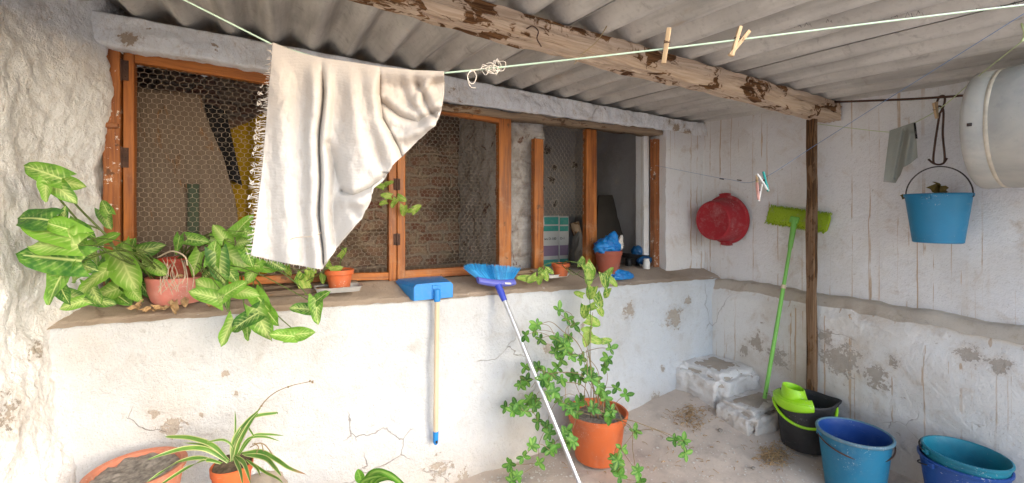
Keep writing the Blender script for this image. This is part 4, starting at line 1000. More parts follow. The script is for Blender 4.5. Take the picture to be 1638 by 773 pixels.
# red pot inside the bowl with the second arrowhead
p2 = V((pb.x-.005, pb.y+.02, pb.z+.078))
pl2 = thing('potted_plant', 'trailing arrowhead plant in a red pot, its stems hanging down below the sill', 'potted plant', p2)
mb = MB(); mb.lathe([(0, .002), (.045, .002), (.05, 0), (.062, .085), (.066, .087), (.066, .098), (.062, .1), (.058, .09), (.05, .08), (0, .078)], 40); ob('pot', mb, M_redpot, pl2, local=True, auto=45)
mb = MB(); mb.lathe([(.056, .086), (0, .092)], 30); ob('soil', mb, M_soil, pl2, local=True)
LV2 = [(349, 370, 32, 230, 1), (388, 358, 38, 300, 0), (390, 387, 34, 350, 0), (381, 370, 42, 190, 0), (284, 392, 30, 95, 0), (316, 384, 38, 5, 0), (342, 402, 38, 275, 0), (351, 431, 54, 82, 0), (312, 424, 44, 112, 0), (381, 417, 50, 35, 1),
       (398, 411, 36, 60, 0), (421, 426, 44, 5, 0), (442, 424, 30, 20, 0), (368, 397, 30, 90, 0), (331, 461, 60, 212, 1), (358, 478, 46, 95, 0), (376, 461, 44, 328, 0), (393, 468, 40, 5, 1), (418, 483, 42, 40, 0), (324, 471, 44, 200, 0),
       (361, 532, 44, 112, 0), (388, 515, 54, 150, 0), (418, 522, 58, 75, 0), (432, 505, 44, 45, 0), (395, 533, 28, 95, 0), (480, 493, 34, 192, 0), (506, 498, 42, 80, 0), (512, 475, 36, 320, 0), (450, 536, 38, 190, 0), (482, 534, 42, 352, 0),
       (400, 440, 36, 120, 0), (370, 440, 36, 60, 0), (330, 440, 34, 150, 0), (362, 415, 34, 140, 0), (404, 375, 30, 20, 0), (352, 388, 30, 20, 1)]
fo = MB(); stm = MB(); root2 = p2+V((0, 0, .09))
for (px, py, L, dg, yl) in LV2:
    t = 1.72 if py < 450 else 1.62
    t += rl.uniform(-.04, .04); u_ = (px-CX)/FPX
    if py > 488: t = min(t, (YW-.05)/(CA-u_*SA))
    b = place_leaf(fo, px, py, t, L, dg, 'arrow', .72, (1., 1.) if yl else None)
    if py < 480: stm.tube(spline([root2+V((rl.uniform(-.02, .03), 0, 0)), (root2+b)/2+V((.0, -.02, .05)), b], 6), .0022, 6, True, .0016)
hub = atY(405, 440, 2.16)
for q in ([(385, 438), (410, 448), (425, 470), (440, 500), (470, 528)], [(405, 436), (440, 432), (470, 450), (495, 475), (505, 482)], [(378, 440), (368, 480), (366, 510), (364, 522)], [(385, 440), (388, 470), (392, 495), (398, 508)], [(405, 436), (405, 455), (408, 470), (412, 500)]):
    pts = []
    for i, (a, b) in enumerate(q): pts.append(atY(a, b, 2.13-.02*i if b < 470 else 2.06))
    stm.tube(spline([root2, hub+V((-.08, 0, .01))]+pts, 6), .0036, 6, True, .002)
ob('foliage', fo, M_arrow, pl2); ob('stem', stm, M_stem, pl2)
# curled dead leaves on the sill
def dryleaf(px, py, sz, zoff=0, hang=False):
    mb = MB(); rr = random.Random(int(px*7+py)); c = atY(px, py, 2.10 if hang else 2.13)
    for k in range(rr.randint(2, 3)):
        d = V((rr.uniform(-1, 1), rr.uniform(-.5, .5), rr.uniform(-.9 if hang else -.1, .3))).normalized()
        leaf(mb, c+V((rr.uniform(-.006, .006), 0, rr.uniform(0, .012))), d, V((rr.uniform(-.5, .5), -1, .7)), sz*rr.uniform(.8, 1.2), sz*.6, 'heart', rr.uniform(-.5, .6), rr.uniform(.3, .9), (0, 0), 6, 8, 3.)
    return mb
DL = [(222, 494, .035, 0, 'crumpled dead leaf at the left end of the row, against the bowl'), (238, 497, .032, 0, 'small round curled dead leaf just left of the bowl front'), (256, 497, .034, 0, 'curled dead leaf under the pink bowl'), (281, 487, .05, 1, 'large dead leaf hanging over the sill edge under the bowl'), (296, 480, .036, 1, 'pointed dead leaf against the front of the pink bowl'),
      (335, 493, .035, 0, 'flat dead leaf right of the pink bowl'), (352, 492, .034, 0, 'dead leaf at the right end of the row under the hanging stems'), (290, 445, .028, 1, 'small dead leaf caught in the pale roots')]
for (px, py, sz, hg, lb) in DL:
    ob('dry_leaf', dryleaf(px, py, sz, 0, hg), M_dry, label=lb, cat='dead leaf', group='dead leaves around the pink bowl')

for (px, py, sz, dz, lb) in ((1504, 297, .085, .0, 'big dry brown leaf sticking up out of the hanging blue bucket'), (1447, 306, .034, .0, 'small dry leaf poking over the left rim of the hanging blue bucket')):
    mb = MB(); c_ = H(px, py+6)
    leaf(mb, c_-R_*sz*.45-U_*.012, R_+U_*.25, -F_+U_*.5, sz, sz*.75, 'heart', .2, .5, (0, 0), 6, 8, 3.); leaf(mb, c_-U_*.016, U_*1.+R_*.1, -F_+R_*.5, sz*.6, sz*.45, 'heart', .5, .6, (0, 0), 6, 8, 3.)
    ob('dry_leaf', mb, simple('brown_olive_leaf', (.17, .12, .02), .8, 0, .5, 40, .5), label=lb, cat='dead leaf')
# small pothos in orange pot on the clear tray, behind the cloth
LS = .72
def small_pot(name, label, c, r, h, mat, leaves, tray=None, extra=None, vine=None):
    t = thing(name, label, 'potted plant', c)
    mb = MB(); mb.lathe([(0, .003), (r*.66, .003), (r*.70, 0), (r*.88, h*.72), (r*.93, h*.73), (r, h*.76), (r*1.01, h*.98), (r*.97, h), (r*.93, h*.98), (r*.88, h*.86), (0, h*.86)], 44); ob('pot', mb, mat, t, local=True, auto=40)
    mb = MB(); mb.lathe([(r*.93, h*.90), (r*.5, h*.95), (0, h*.97)], 30, fn=lambda p, a: p+V((0, 0, .004*nz(p.x, p.y, 0, 60)))); ob('soil', mb, M_soil, t, local=True)
    fo = MB(); sm = MB(); top = V(c)+V((0, 0, h*.95))
    for (px, py, tt, L, dg, yl) in leaves:
        b = place_leaf(fo, px, py, tt, L, dg, 'heart', .78, (yl, yl))
        if not vine: sm.tube(spline([top, (top+b)/2+V((0, -.01, .02)), b], 5), .0018, 5)
    for q in (vine or []): sm.tube(spline([top]+[pt(*a) for a in q], 6), .0024, 6, True, .0016)
    ob('foliage', fo, M_pothos, t); ob('stem', sm, M_stem, t); return t
c1 = atY(543, 461, 2.20)
small_pot('potted_plant', 'small orange pot with a few pothos leaves beside the cloth, standing on the clear tray', V((c1.x, c1.y, c1.z)), .064, .088, M_pot,
    [(460, 434, 2.02, 28, 80, .2), (489, 461, 2.02, 40, 60, 1), (495, 444, 2.03, 30, 100, .6), (500, 430, 2.03, 26, 50, .9), (478, 446, 2.03, 28, 120, .3), (538, 431, 2.02, 28, 340, 1), (548, 404, 2.05, 26, 300, 1), (524, 420, 2.05, 24, 250, .6), (516, 446, 2.05, 22, 90, .5)],
    vine=[[(545, 418, 2.05), (552, 405, 2.05), (546, 394, 2.05)], [(530, 428, 2.04), (505, 430, 2.03), (480, 432, 2.02), (460, 428, 2.02)], [(525, 430, 2.04), (505, 442, 2.03), (490, 450, 2.02)]])
mb = MB()
def traybox(mb, M, w, d, h, flare=.012, ribs=0):
    def ring(x, y, z, n=40):
        o = []
        for k in range(n):
            a = 2*PI*k/n; cx, sx_ = math.cos(a), math.sin(a); q = (abs(cx)**6+abs(sx_)**6)**(-1/6); rb = 1+(.012*math.cos(k*PI) if ribs else 0)
            o.append(mb.vert(M @ V((x*cx*q*rb, y*sx_*q*rb, z))))
        return o
    R = [ring(w/2-flare, d/2-flare, 0), ring(w/2, d/2, h), ring(w/2+.005, d/2+.005, h+.001), ring(w/2-.002, d/2-.002, h-.002), ring(w/2-flare-.001, d/2-flare-.001, .002)]
    mb.face(R[0][::-1])
    for A, B in zip(R, R[1:]):
        for k in range(len(A)): mb.face([A[k], A[(k+1) % len(A)], B[(k+1) % len(A)], B[k]])
    mb.face(R[-1])
traybox(mb, Matrix.Translation(c1+V((-.005, -.005, -.012))) @ Matrix.Rotation(-.05, 4, 'Z'), .20, .12, .024, .01, 1); ob('tray', mb, M_tray, label='clear ribbed plastic tray under the small orange pot', cat='tray', smooth=False)
# orange pot on the white tray with a trailing vine
c2 = atY(897, 441, 2.15)
TR = [(836, 445, 2.42, 26, 190, 1), (850, 447, 2.40, 26, 150, 1), (866, 436, 2.42, 26, 250, .6), (874, 443, 2.40, 26, 60, .5), (863, 449, 2.40, 22, 110, 1), (879, 434, 2.44, 22, 20, .3), (931, 418, 2.5, 24, 280, .3), (945, 434, 2.44, 38, 55, .5), (942, 446, 2.42, 32, 95, .9), (968, 450, 2.42, 36, 80, .1),
      (976, 434, 2.44, 22, 300, .6), (982, 452, 2.43, 26, 40, .8), (945, 470, 2.42, 34, 100, .5), (958, 482, 2.42, 34, 70, .2), (935, 500, 2.42, 34, 95, .3), (950, 515, 2.42, 36, 20, .7), (938, 528, 2.42, 26, 190, 1), (938, 545, 2.42, 30, 100, 1), (955, 545, 2.42, 30, 20, 1), (972, 545, 2.42, 22, 350, .5),
      (970, 470, 2.42, 26, 100, .1), (925, 470, 2.43, 22, 200, .6), (962, 500, 2.42, 24, 60, .6), (945, 492, 2.42, 24, 150, .6)]
small_pot('potted_plant', 'small orange pot of pothos on the white tray, its vine trailing down the white wall', c2, .0535, .072, M_pot, TR,
    vine=[[(885, 420, 2.45), (872, 424, 2.42), (862, 434, 2.41), (845, 444, 2.41)], [(908, 418, 2.47), (922, 420, 2.46), (930, 410, 2.5)], [(912, 418, 2.46), (928, 424, 2.44), (935, 440, 2.42), (942, 470, 2.41), (945, 510, 2.41), (942, 560, 2.41), (948, 600, 2.36), (950, 650, 2.33)], [(940, 448, 2.42), (958, 440, 2.42), (972, 432, 2.44)], [(905, 430, 2.42), (918, 440, 2.42), (928, 434, 2.42)]])
mb = MB(); cc = atY(895, 447, 2.13); traybox(mb, Matrix.Translation((cc.x, 2.165, c2.z-.008)) @ Matrix.Rotation(.12, 4, 'Z'), .17, .085, .020, .014); ob('tray', mb, M_white, label='white food tray under the small orange pot at the middle of the sill', cat='tray', auto=40)
# pothos sprig growing through the netting
sp_ = thing('pothos_sprig', 'short pothos sprig with pale leaves growing past the casement hinges', 'plant', atY(600, 290, 2.28))
fo = MB(); sm = MB(); tt = lambda px: (2.27)/(CA-(px-CX)/FPX*SA)
for (px, py, L, dg, yl) in [(606, 297, 22, 200, .5), (622, 293, 22, 330, .8), (617, 313, 24, 190, 1), (630, 325, 24, 120, .9), (643, 318, 22, 20, .6), (645, 338, 26, 100, 1), (666, 333, 26, 320, .8), (655, 338, 16, 10, .4), (612, 325, 18, 160, .8)]:
    place_leaf(fo, px, py, tt(px), L, dg, 'heart', .8, (yl, yl))
sm.tube(spline([atY(598, 285, 2.33), atY(612, 300, 2.28), atY(632, 315, 2.27), atY(645, 330, 2.27), atY(662, 333, 2.27)], 6), .0022, 6); ob('foliage', fo, M_pothos, sp_); ob('stem', sm, M_twig, sp_)
# ------------------------------------------------------------------ dustpan, broom
dpx = .70
c = atY(694, 466, YW-.03)          # middle of the back wall, hanging over the sill edge
dp = thing('dustpan', 'blue plastic dustpan lying upside down on the sill with its cream stick hanging down', 'dustpan', (c.x, c.y, -1.0))
mb = MB(); Wb, Hb, Dp = .098, .038, .19
def dpan(inner):
    o = .003 if inner else 0; n = 14
    # U-shaped section: back wall towards the viewer, floor plate on top, sides tapering to the lip
    P = []
    for v in range(n+1):
        d = v/n; hh = lerp(Hb, .006, max(0, (d-.18)/.82)) if d > .18 else Hb
        y = c.y+o+Dp*d; w = lerp(Wb, .128, d)-o; top = c.z+Hb+.004*d-o; sx_ = -.012*d
        P.append([V((c.x+sx_-w, y, top-2*hh+o*2)), V((c.x+sx_-w, y, top-.012)), V((c.x+sx_-w+.012, y, top)), V((c.x+sx_, y, top+.002)), V((c.x+sx_+w-.012, y, top)), V((c.x+sx_+w, y, top-.012)), V((c.x+sx_+w, y, top-2*hh+o*2))])
    I = [[mb.vert(p) for p in r] for r in P]
    for A, B in zip(I, I[1:]):
        for k in range(6): mb.face([A[k], A[k+1], B[k+1], B[k]])
    mb.face(I[0])
dpan(False)
ob('pan', mb, M_bpan, dp, solid=.0035, bevel=.006, auto=50)
mb = MB(); hx = c.x+.012
mb.tube([V((hx, c.y-.012, c.z+.012)), V((hx, c.y-.014, c.z-Hb-.012))], .0155, 14); mb.box((hx-.022, c.y-.006, c.z-.03), (hx+.022, c.y+.002, c.z+.03)); ob('socket', mb, M_bpan, dp, bevel=.003, auto=50)
hb0, hb1 = V((hx, c.y-.014, c.z-Hb-.005)), atY(697, 690, YW-.055)
mb = MB(); mb.tube([hb0, hb0.lerp(hb1, .5), hb1], .0118, 14); ob('handle', mb, M_stick, dp, auto=50)
mb = MB(); hb2 = atY(697, 711, YW-.055); mb.tube([hb1, hb1.lerp(hb2, .1), hb1.lerp(hb2, .85), hb2], [.0135, .0135, .013, .007], 14); q = hb1.lerp(hb2, .72); ob('grip', mb, M_bpan, dp, auto=50)
mb = MB(); mb.tube([q+V((0, -.0125, -.006)), q+V((0, -.0136, .006))], .005, 10); ob('hang_hole', mb, M_iron, dp)

br = thing('broom', 'broom with bright blue bristles resting on the sill, its silver handle slanting to the floor', 'broom', atZ(945, 822, -1.35))
hc = atY(795, 452, 2.11); foot = V((1.245, 1.585, floorz(1.25, 1.585)+.01)); dirh = (foot-hc).normalized()
bd = (atY(826, 449, 2.125)-atY(764, 446, 2.125)).normalized()    # long axis of the head
up = bd.cross(dirh).normalized()
if up.z < 0: up = -up
Mh = Matrix(((bd.x, dirh.x, up.x, hc.x), (bd.y, dirh.y, up.y, hc.y), (bd.z, dirh.z, up.z, hc.z), (0, 0, 0, 1)))
mb = MB(); 
def bh(u, v):
    a = (u-.5)*2; x = a*.108; w = .019*(1-.25*abs(a)**3); q = 2*PI*v; cs, sn = math.cos(q), math.sin(q); k = (abs(cs)**4+abs(sn)**4)**.25
    return Mh @ V((x, .004+.017*cs/k-.012*a*a, w*sn/k))
mb.grid(24, 20, bh, flip=True)
for uu in (0, 1): i_ = [mb.vert(bh(uu, v/20)) for v in range(20)]; mb.face(i_ if uu else i_[::-1])
ob('head', mb, M_violet, br, auto=50)
mb = MB(); rr = random.Random(4)
for i in range(1500):
    a = rr.uniform(-1, 1); z = rr.uniform(-.016, .016); L = .078*(1+rr.uniform(-.08, .06))*(1-.10*a*a)
    b0 = Mh @ V((a*.104, -.010-.012*a*a, z)); b1 = Mh @ V((a*.104+a*.034+rr.uniform(-.004, .004), -.010-L*.55-.01*a*a, z*1.3)); b2 = Mh @ V((a*.104+a*.055+rr.uniform(-.008, .008), -.010-L, z*1.7+.012+rr.uniform(-.006, .006)))
    mb.cur = (rr.random(), 0, 0, 1); b2.z = max(b2.z, SZ(b2.x, b2.y)+.002); b1.z = max(b1.z, SZ(b1.x, b1.y)+.002); mb.tube([b0, b1, b2], .0011, 3, False, .0008)
ob('bristles', mb, M_bristle, br, smooth=False)
mb = MB(); mb.box((.035, .005, .0165), (.07, .016, .0195), Mh); ob('sticker', mb, M_white, br, label='small white sticker on the broom head', bevel=.001)
mb = MB(); s0 = hc+dirh*.012; s1 = hc+dirh*.105; mb.tube([s0, s0.lerp(s1, .35), s0.lerp(s1, .36), s1], [.019, .0165, .0185, .0145], 16); ob('socket', mb, M_royal, br, auto=40)
mb = MB(); mb.tube([hc+dirh*.085, foot], .0118, 16); ob('handle', mb, M_alu, br, auto=40)

# ------------------------------------------------------------------ red-brown pot with bags
bp = atY(973, 437, 2.24); bp.z = SZ(bp.x, bp.y)+.008
t = thing('plant_pot', 'red-brown plastic pot on the sill stuffed with a blue plastic bag', 'pot', bp)
hp = .158; mb = MB(); mb.lathe([(0, .003), (.058, .003), (.062, 0), (.066, .02), (.083, hp-.03), (.088, hp-.028), (.090, hp-.002), (.086, hp), (.080, hp-.03), (.065, .02), (0, .02)], 48); ob('body', mb, M_brownpot, t, local=True, auto=40)
def blob(c, r, sc=(1, 1, 1), amp=.35, fr=5, seg=48, sd=0, peak=None):
    mb = MB(); n = seg//2
    def fn(u, v):
        a, b = 2*PI*u, PI*v; d = V((math.cos(a)*math.sin(b), math.sin(a)*math.sin(b), -math.cos(b)))
        k = 1+amp*(1-2*abs(nz(d.x+sd, d.y, d.z, fr*.35, 2)))*.5+amp*.4*(abs(nz(d.x, d.y+sd, d.z, fr, 2))-.2)
        if peak:
            for pd, pa, pw in peak: k += pa*math.exp(-((d-V(pd).normalized()).length/pw)**2)
        return V(c)+V((d.x*r*sc[0]*k, d.y*r*sc[1]*k, d.z*r*sc[2]*k))
    mb.grid(seg, n, fn, flip=False); return mb
top = bp+V((0, 0, hp))
mb = blob(top+V((-.012, -.005, .018)), .072, (1.05, .9, .72), .5, 6, 64, 3, [((.25, -.2, 1), .85, .35), ((-1, -.2, .05), .25, .5), ((-.3, -.6, .7), .2, .4)])
ob('plastic_bag', mb, M_bag, label='crumpled bright blue plastic bag sticking out of the red-brown pot', cat='plastic bag')
bb = atY(992, 436, 2.19); bb.z = SZ(bb.x, bb.y)
mb = blob(bb+V((.0, -.0, .015)), .066, (1.15, .5, .5), .5, 6, 64, 8, [((-.45, 0, 1), .75, .38), ((1, 0, -.1), .35, .5)])
for p in mb.v: p.z = max(p.z, SZ(p.x, p.y)+.002)
ob('plastic_bag', mb, M_bag, label='blue plastic bag lying on the sill in front of the red-brown pot', cat='plastic bag')
mb = blob(top+V((.070, -.012, .030)), .034, (1, .8, 1.0), .5, 7, 40, 15, [((.45, -.2, 1), 1.15, .28), ((-1, 0, .5), .45, .35)])
for p in mb.v:
    pass
ob('rag', mb, M_wbag, label='small crumpled white rag tucked into the rim of the red-brown pot', cat='rag')

# ------------------------------------------------------------------ things in the room behind the windows
mb = MB()
def f_door(u, v):      # grey board with a rounded right-hand edge
    X0 = atY(214, 300, 2.48).x; pxr = poly([(0, 322), (.12, 332), (.3, 358), (.5, 376), (.75, 388), (1, 397)], v)
    zt = atY(300, 150, 2.48).z; z = lerp(zt, -.42, v); xr = atY(pxr, 300, 2.48).x; x = lerp(X0-.10, xr, u)
    return V((x, 2.48+.006*nz(x, 0, z, 5), z))
mb.grid(40, 40, f_door, lambda a, b: (b*1.1, a*.6)); o = ob('grey_board', mb, M_board, label='big grey weathered board with a curved edge leaning inside the left window', cat='board', solid=.02)
mb = MB(); mb.box((atY(300, 280, 2.46).x, 2.455, -.10), (atY(318, 280, 2.46).x, 2.468, .13), None, (3, 1, 8), .004, 2); ob('paint_streak', mb, simple('old_green_paint', (.05, .07, .045), .9), o)
mb = MB()
def f_yel(u, v):
    px = lerp(350, 428, u); py = lerp(178+40*(1-u), 440, v); p = atY(px, py, 2.64); return p+V((0, .018*math.cos(u*11+v*2)+.01*nz(u*3, v*3, 0, 2), 0))
mb.grid(40, 40, f_yel); ob('yellow_cloth', mb, M_yellow, label='mustard yellow cloth hanging in the dark behind the left window', cat='cloth')
mb = MB()
def f_dk(u, v):
    px = lerp(305, 362, u)+v*26; py = lerp(180, 300, v)-12*math.sin(u*3); p = atY(px, py, 2.60); return p+V((0, .015*math.cos(u*8+v*3), 0))
mb.grid(30, 30, f_dk); ob('dark_cloth', mb, M_darkcloth, label='black cloth hanging between the grey board and the yellow cloth', cat='cloth')
# cartons
def carton(lo, hi, label, texts):
    t = thing('carton', label, 'carton', ((lo[0]+hi[0])/2, (lo[1]+hi[1])/2, lo[2]), group='cartons behind the short mullion')
    H_ = hi[2]-lo[2]; x0, x1, y0, y1 = lo[0], hi[0], lo[1], hi[1]
    mb = MB(); mb.box(lo, hi); ob('box', mb, M_card, t, bevel=.002)
    for f0, f1, mt in ((.70, .80, M_teal), (.83, .97, M_teal), (.22, .42, M_purple), (.02, .15, M_teal)):
        mb = MB(); mb.box((x0+.006, y0-.003, lo[2]+H_*f0), (x1-.006, y0-.0005, lo[2]+H_*f1)); ob('printed_band', mb, mt, t, smooth=False)
    for (s, x, z, sz) in texts:
        cu = bpy.data.curves.new('print', 'FONT'); cu.body = s; cu.size = sz; cu.extrude = .0004; tmp = bpy.data.objects.new('tmp', cu); C.objects.link(tmp)
        me = bpy.data.meshes.new_from_object(tmp.evaluated_get(bpy.context.evaluated_depsgraph_get())); bpy.data.objects.remove(tmp)
        me.transform(Matrix.Translation(V((x, y0-.003, z))-wloc(t)) @ Matrix.Rotation(PI/2, 4, 'X')); o = bpy.data.objects.new('printed_text', me); C.objects.link(o); o.parent = t; me.materials.append(M_ink)
cy = 2.72; zc0 = -.40; L_ = lambda px: atY(px, 400, cy).x; zt_ = atY(885, 345, cy).z
carton((L_(868), cy, zc0), (L_(894)-.0, cy+.16, zt_), 'teal and pale carton marked D-100 standing just right of the short mullion', [('wa D-100', L_(868)+.012, lerp(zc0, zt_, .53), .026)])
carton((L_(895.5), cy+.01, zc0), (L_(911), cy+.17, zt_-.004), 'narrower teal and pale carton, the right one of the two standing side by side', [('D-1', L_(897), lerp(zc0, zt_, .53), .026)])
mb = blob(atY(926, 405, 2.68)+V((0, 0, -.02)), .13, (.42, .45, 1.15), .4, 5, 48, 21); ob('sack', mb, M_greysheet, label='limp grey sack slumped beside the cartons', cat='sack')
mb = MB(); a_, b_ = atY(918, 360, 2.78), atY(938, 420, 2.72); mb.bar(a_+V((0, 0, .02)), V((b_.x, b_.y, -.4)), .07, .02, V((1, 0, 0)), 8, .004); ob('dark_plank', mb, M_rotten, label='short dark plank leaning behind the mullion next to the sack', cat='plank')
mb = MB(); mb.tube([atY(905, 432, 2.62)+V((0, 0, -.03)), atY(905, 432, 2.62)+V((0, 0, .028))], [.034, .036], 20); mb.lathe([(0, .05), (.02, .045), (.033, .028)], 20, Matrix.Translation(atY(905, 432, 2.62))); ob('metal_can', mb, M_alu, label='dented grey can lid glimpsed above the small orange pot', cat='can')
mb = MB(); q = [atY(957, 313, 2.80), atY(1009, 312, 2.80), atY(996, 384, 2.66), atY(952, 392, 2.66)]
n_ = (q[1]-q[0]).cross(q[2]-q[1]).normalized()*.008
for p in q: p.z = p.z
low = [q[0], q[1], q[1]+(q[2]-q[1])*1.35, q[0]+(q[3]-q[0])*1.3]
I = [mb.vert(p-n_) for p in low]+[mb.vert(p+n_) for p in low]
for f in ([3, 2, 1, 0], [4, 5, 6, 7], [0, 1, 5, 4], [1, 2, 6, 5], [2, 3, 7, 6], [3, 0, 4, 7]): mb.face([I[k] for k in f])
ob('dark_board', mb, simple('dark_brown_panel', (.045, .036, .028), .6, 0, .3, 8), label='dark brown panel leaning against the inner wall behind the blue bag', cat='panel', smooth=False)
mb = MB(); mb.box(atY(1003, 375, 2.64), atY(1026, 358, 2.64)+V((0, .05, 0)), None, (3, 2, 2), .004); mb.box(atY(1004, 392, 2.64), atY(1020, 378, 2.64)+V((0, .05, 0)), None, (3, 2, 2), .004); mb.box((atY(1006, 392, 2.66).x, 2.65, -.40), (atY(1018, 392, 2.66).x, 2.69, -.19), None, (1, 1, 3), .003); ob('old_machine', mb, M_brownpot, label='dark red-brown object right of the leaning panel', cat='tool', bevel=.004)
mb = MB(); mb.bar(V((atY(1034, 345, 2.6).x, 2.60, .0)), V((atY(1020, 410, 2.6).x, 2.56, -.39)), .05, .02, V((1, 0, 0)), 8, .003); ob('dark_plank', mb, M_rotten, label='dark plank leaning in the right corner against the white jamb', cat='plank')
tr = atY(1018, 412, 2.42); mb = MB(); traybox(mb, Matrix.Translation((tr.x, 2.44, -.335)) @ Matrix.Rotation(.1, 4, 'Y'), .20, .14, .03, .02); mb.box((tr.x-.07, 2.42, -.40), (tr.x-.04, 2.46, -.335)); mb.box((tr.x+.03, 2.42, -.40), (tr.x+.06, 2.46, -.33)); ob('black_tray', mb, M_black, label='black plastic tray on feet inside the right window', cat='tray')
mb = blob(V((tr.x+.03, 2.435, -.285)), .05, (.9, .8, .7), .5, 6, 40, 31); ob('plastic_bag', mb, M_bagd, label='dark blue bag resting on the black tray inside the right window', cat='plastic bag')
mb = blob(V((tr.x+.035, 2.37, -.345)), .055, (1.15, .35, .45), .5, 6, 40, 37); ob('plastic_bag', mb, M_bagd, label='blue bag hanging over the front of the black tray, left of the small jar', cat='plastic bag')
jb = atY(1034, 427, 2.30); jb.z = SZ(jb.x, 2.30)+.004
t = thing('jar', 'small pale jar at the foot of the right window jamb', 'jar', jb); mb = MB(); mb.lathe([(0, 0), (.022, 0), (.024, .004), (.024, .05), (.018, .058), (0, .058)], 24); ob('body', mb, M_white, t, local=True, auto=40); mb = MB(); mb.lathe([(.0185, .058), (.0195, .060), (.0195, .072), (0, .073)], 24); ob('lid', mb, M_white, t, local=True, auto=40)

# ------------------------------------------------------------------ mop, basin
mf = V((2.575, 1.625, -1.108)); mc = atX(1268, 352, 2.80)
mp = thing('mop', 'flat mop with lime green head propped upside down against the end wall', 'mop', mf)
e0, e1 = atX(1229, 343, 2.812), atX(1326, 358, 2.812); ax = (e1-e0).normalized(); upv = (mc-mf).normalized(); out = ax.cross(upv).normalized()
if out.x > 0: out = -out
upv = out.cross(ax) if (out.cross(ax)).z > 0 else ax.cross(out); cen = (e0+e1)/2; Lh = (e1-e0).length
Mm = Matrix(((ax.x, upv.x, out.x, cen.x), (ax.y, upv.y, out.y, cen.y), (ax.z, upv.z, out.z, cen.z), (0, 0, 0, 1)))
mb = MB()
def f_pad(u, v):
    a = (u-.5)*2; q = 2*PI*v; cs, sn = math.cos(q), math.sin(q); k = (abs(cs)**4+abs(sn)**4)**.25; e = (1-abs(a)**8)**.25 if abs(a) < 1 else 0
    p = V((a*Lh/2, .054*cs/k*(.75+.25*e), .014*sn/k*(.6+.4*e)))
    return Mm @ (p+V((0, .003*nz(a*5, cs*2, sn*2, 5), .003*nz(a*6, cs*3, sn*2, 6))))
mb.grid(70, 32, f_pad)
for uu in (0, 1): i_ = [mb.vert(f_pad(uu, v/32)) for v in range(32)]; mb.face(i_)
rr = random.Random(9)
for i in range(700):
    a = rr.uniform(-1, 1); s = rr.choice((-1, 1, 1)); y = s*.052+rr.uniform(-.004, .004) if rr.random() < .5 else rr.uniform(-.05, .05); z = .012
    p = V((a*Lh/2, y, z if abs(y) < .048 else rr.uniform(-.008, .012))); q = p+V((rr.uniform(-.006, .006), (.010 if y > .03 else -.010 if y < -.03 else rr.uniform(-.006, .006)), rr.uniform(.002, .006)))
    mb.tube([Mm @ p, Mm @ q], .0018, 4, True, .0012)
ob('mop_head', mb, M_microf, mp)
mj = cen+upv*-.012+out*.018; mb = MB(); mb.box((-.028, -.03, .012), (.024, .008, .026), Mm, (1, 1, 1)); ob('joint', mb, M_green, mp, bevel=.004)
k1 = mf.lerp(mj, .62)
mb = MB(); mb.tube([mf, mf+(mj-mf)*.012, k1], .0112, 14); mb.tube([k1-(mj-mf)*.01, mj-(mj-mf)*.16], .0098, 14); mb.tube([mj-(mj-mf)*.17, mj-(mj-mf)*.15, mj], [.010, .0135, .0165], 14); ob('handle', mb, M_green, mp, auto=40)
mb = MB(); mb.tube([k1-(mj-mf)*.008, k1+(mj-mf)*.012], .0135, 14); ob('clamp_ring', mb, M_stick, mp, auto=40)
mb = MB(); d_ = (mj-mf).normalized(); s_ = d_.cross(F_).normalized(); h0 = mf+d_*.035; mb.tube([h0-F_*.0108, h0-F_*.0116], .004, 8); ob('hang_hole', mb, M_iron, mp)
rc = atX(1166, 351, XU-.012); axd = V((-1, -.03, -.05)).normalized()
q = axd.to_track_quat('Z', 'Y').to_matrix().to_4x4(); Mr = Matrix.Translation(rc+V((-.03, 0, 0))) @ q
t = thing('red_basin', 'dusty red plastic basin hanging on the end wall, its bottom facing out', 'basin', rc+V((0, 0, -.17)))
Rb = .165; D_ = .155
mb = MB(); mb.lathe([(0, D_-.002), (Rb*.70, D_-.002), (Rb*.76, D_), (Rb*.81, D_-.006), (Rb*.84, D_-.03), (Rb*.92, .012), (Rb*.95, .008), (Rb*1.04, .006), (Rb*1.05, 0), (Rb*1.03, -.004), (Rb*.93, .004), (Rb*.76, D_-.03), (Rb*.70, D_-.008), (0, D_-.008)], 64, Mr); ob('bowl', mb, M_red, t, auto=40)
for s in (1, -1):
    mb = MB(); a0 = PI/2*s
    def f_h(u, v, a0=a0):
        a = a0+(u-.5)*.5; r = lerp(Rb*1.03, Rb*1.13, v); return Mr @ V((r*math.cos(a), r*math.sin(a), .004))
    mb.grid(12, 3, f_h); ob('handle', mb, M_red, t, solid=.008, bevel=.002)
mb = MB(); k = atX(1166, 312, XU-.0); mb.tube([k, k+V((-.05, 0, -.004))], .003, 6); ob('hook', mb, M_rust, ew)

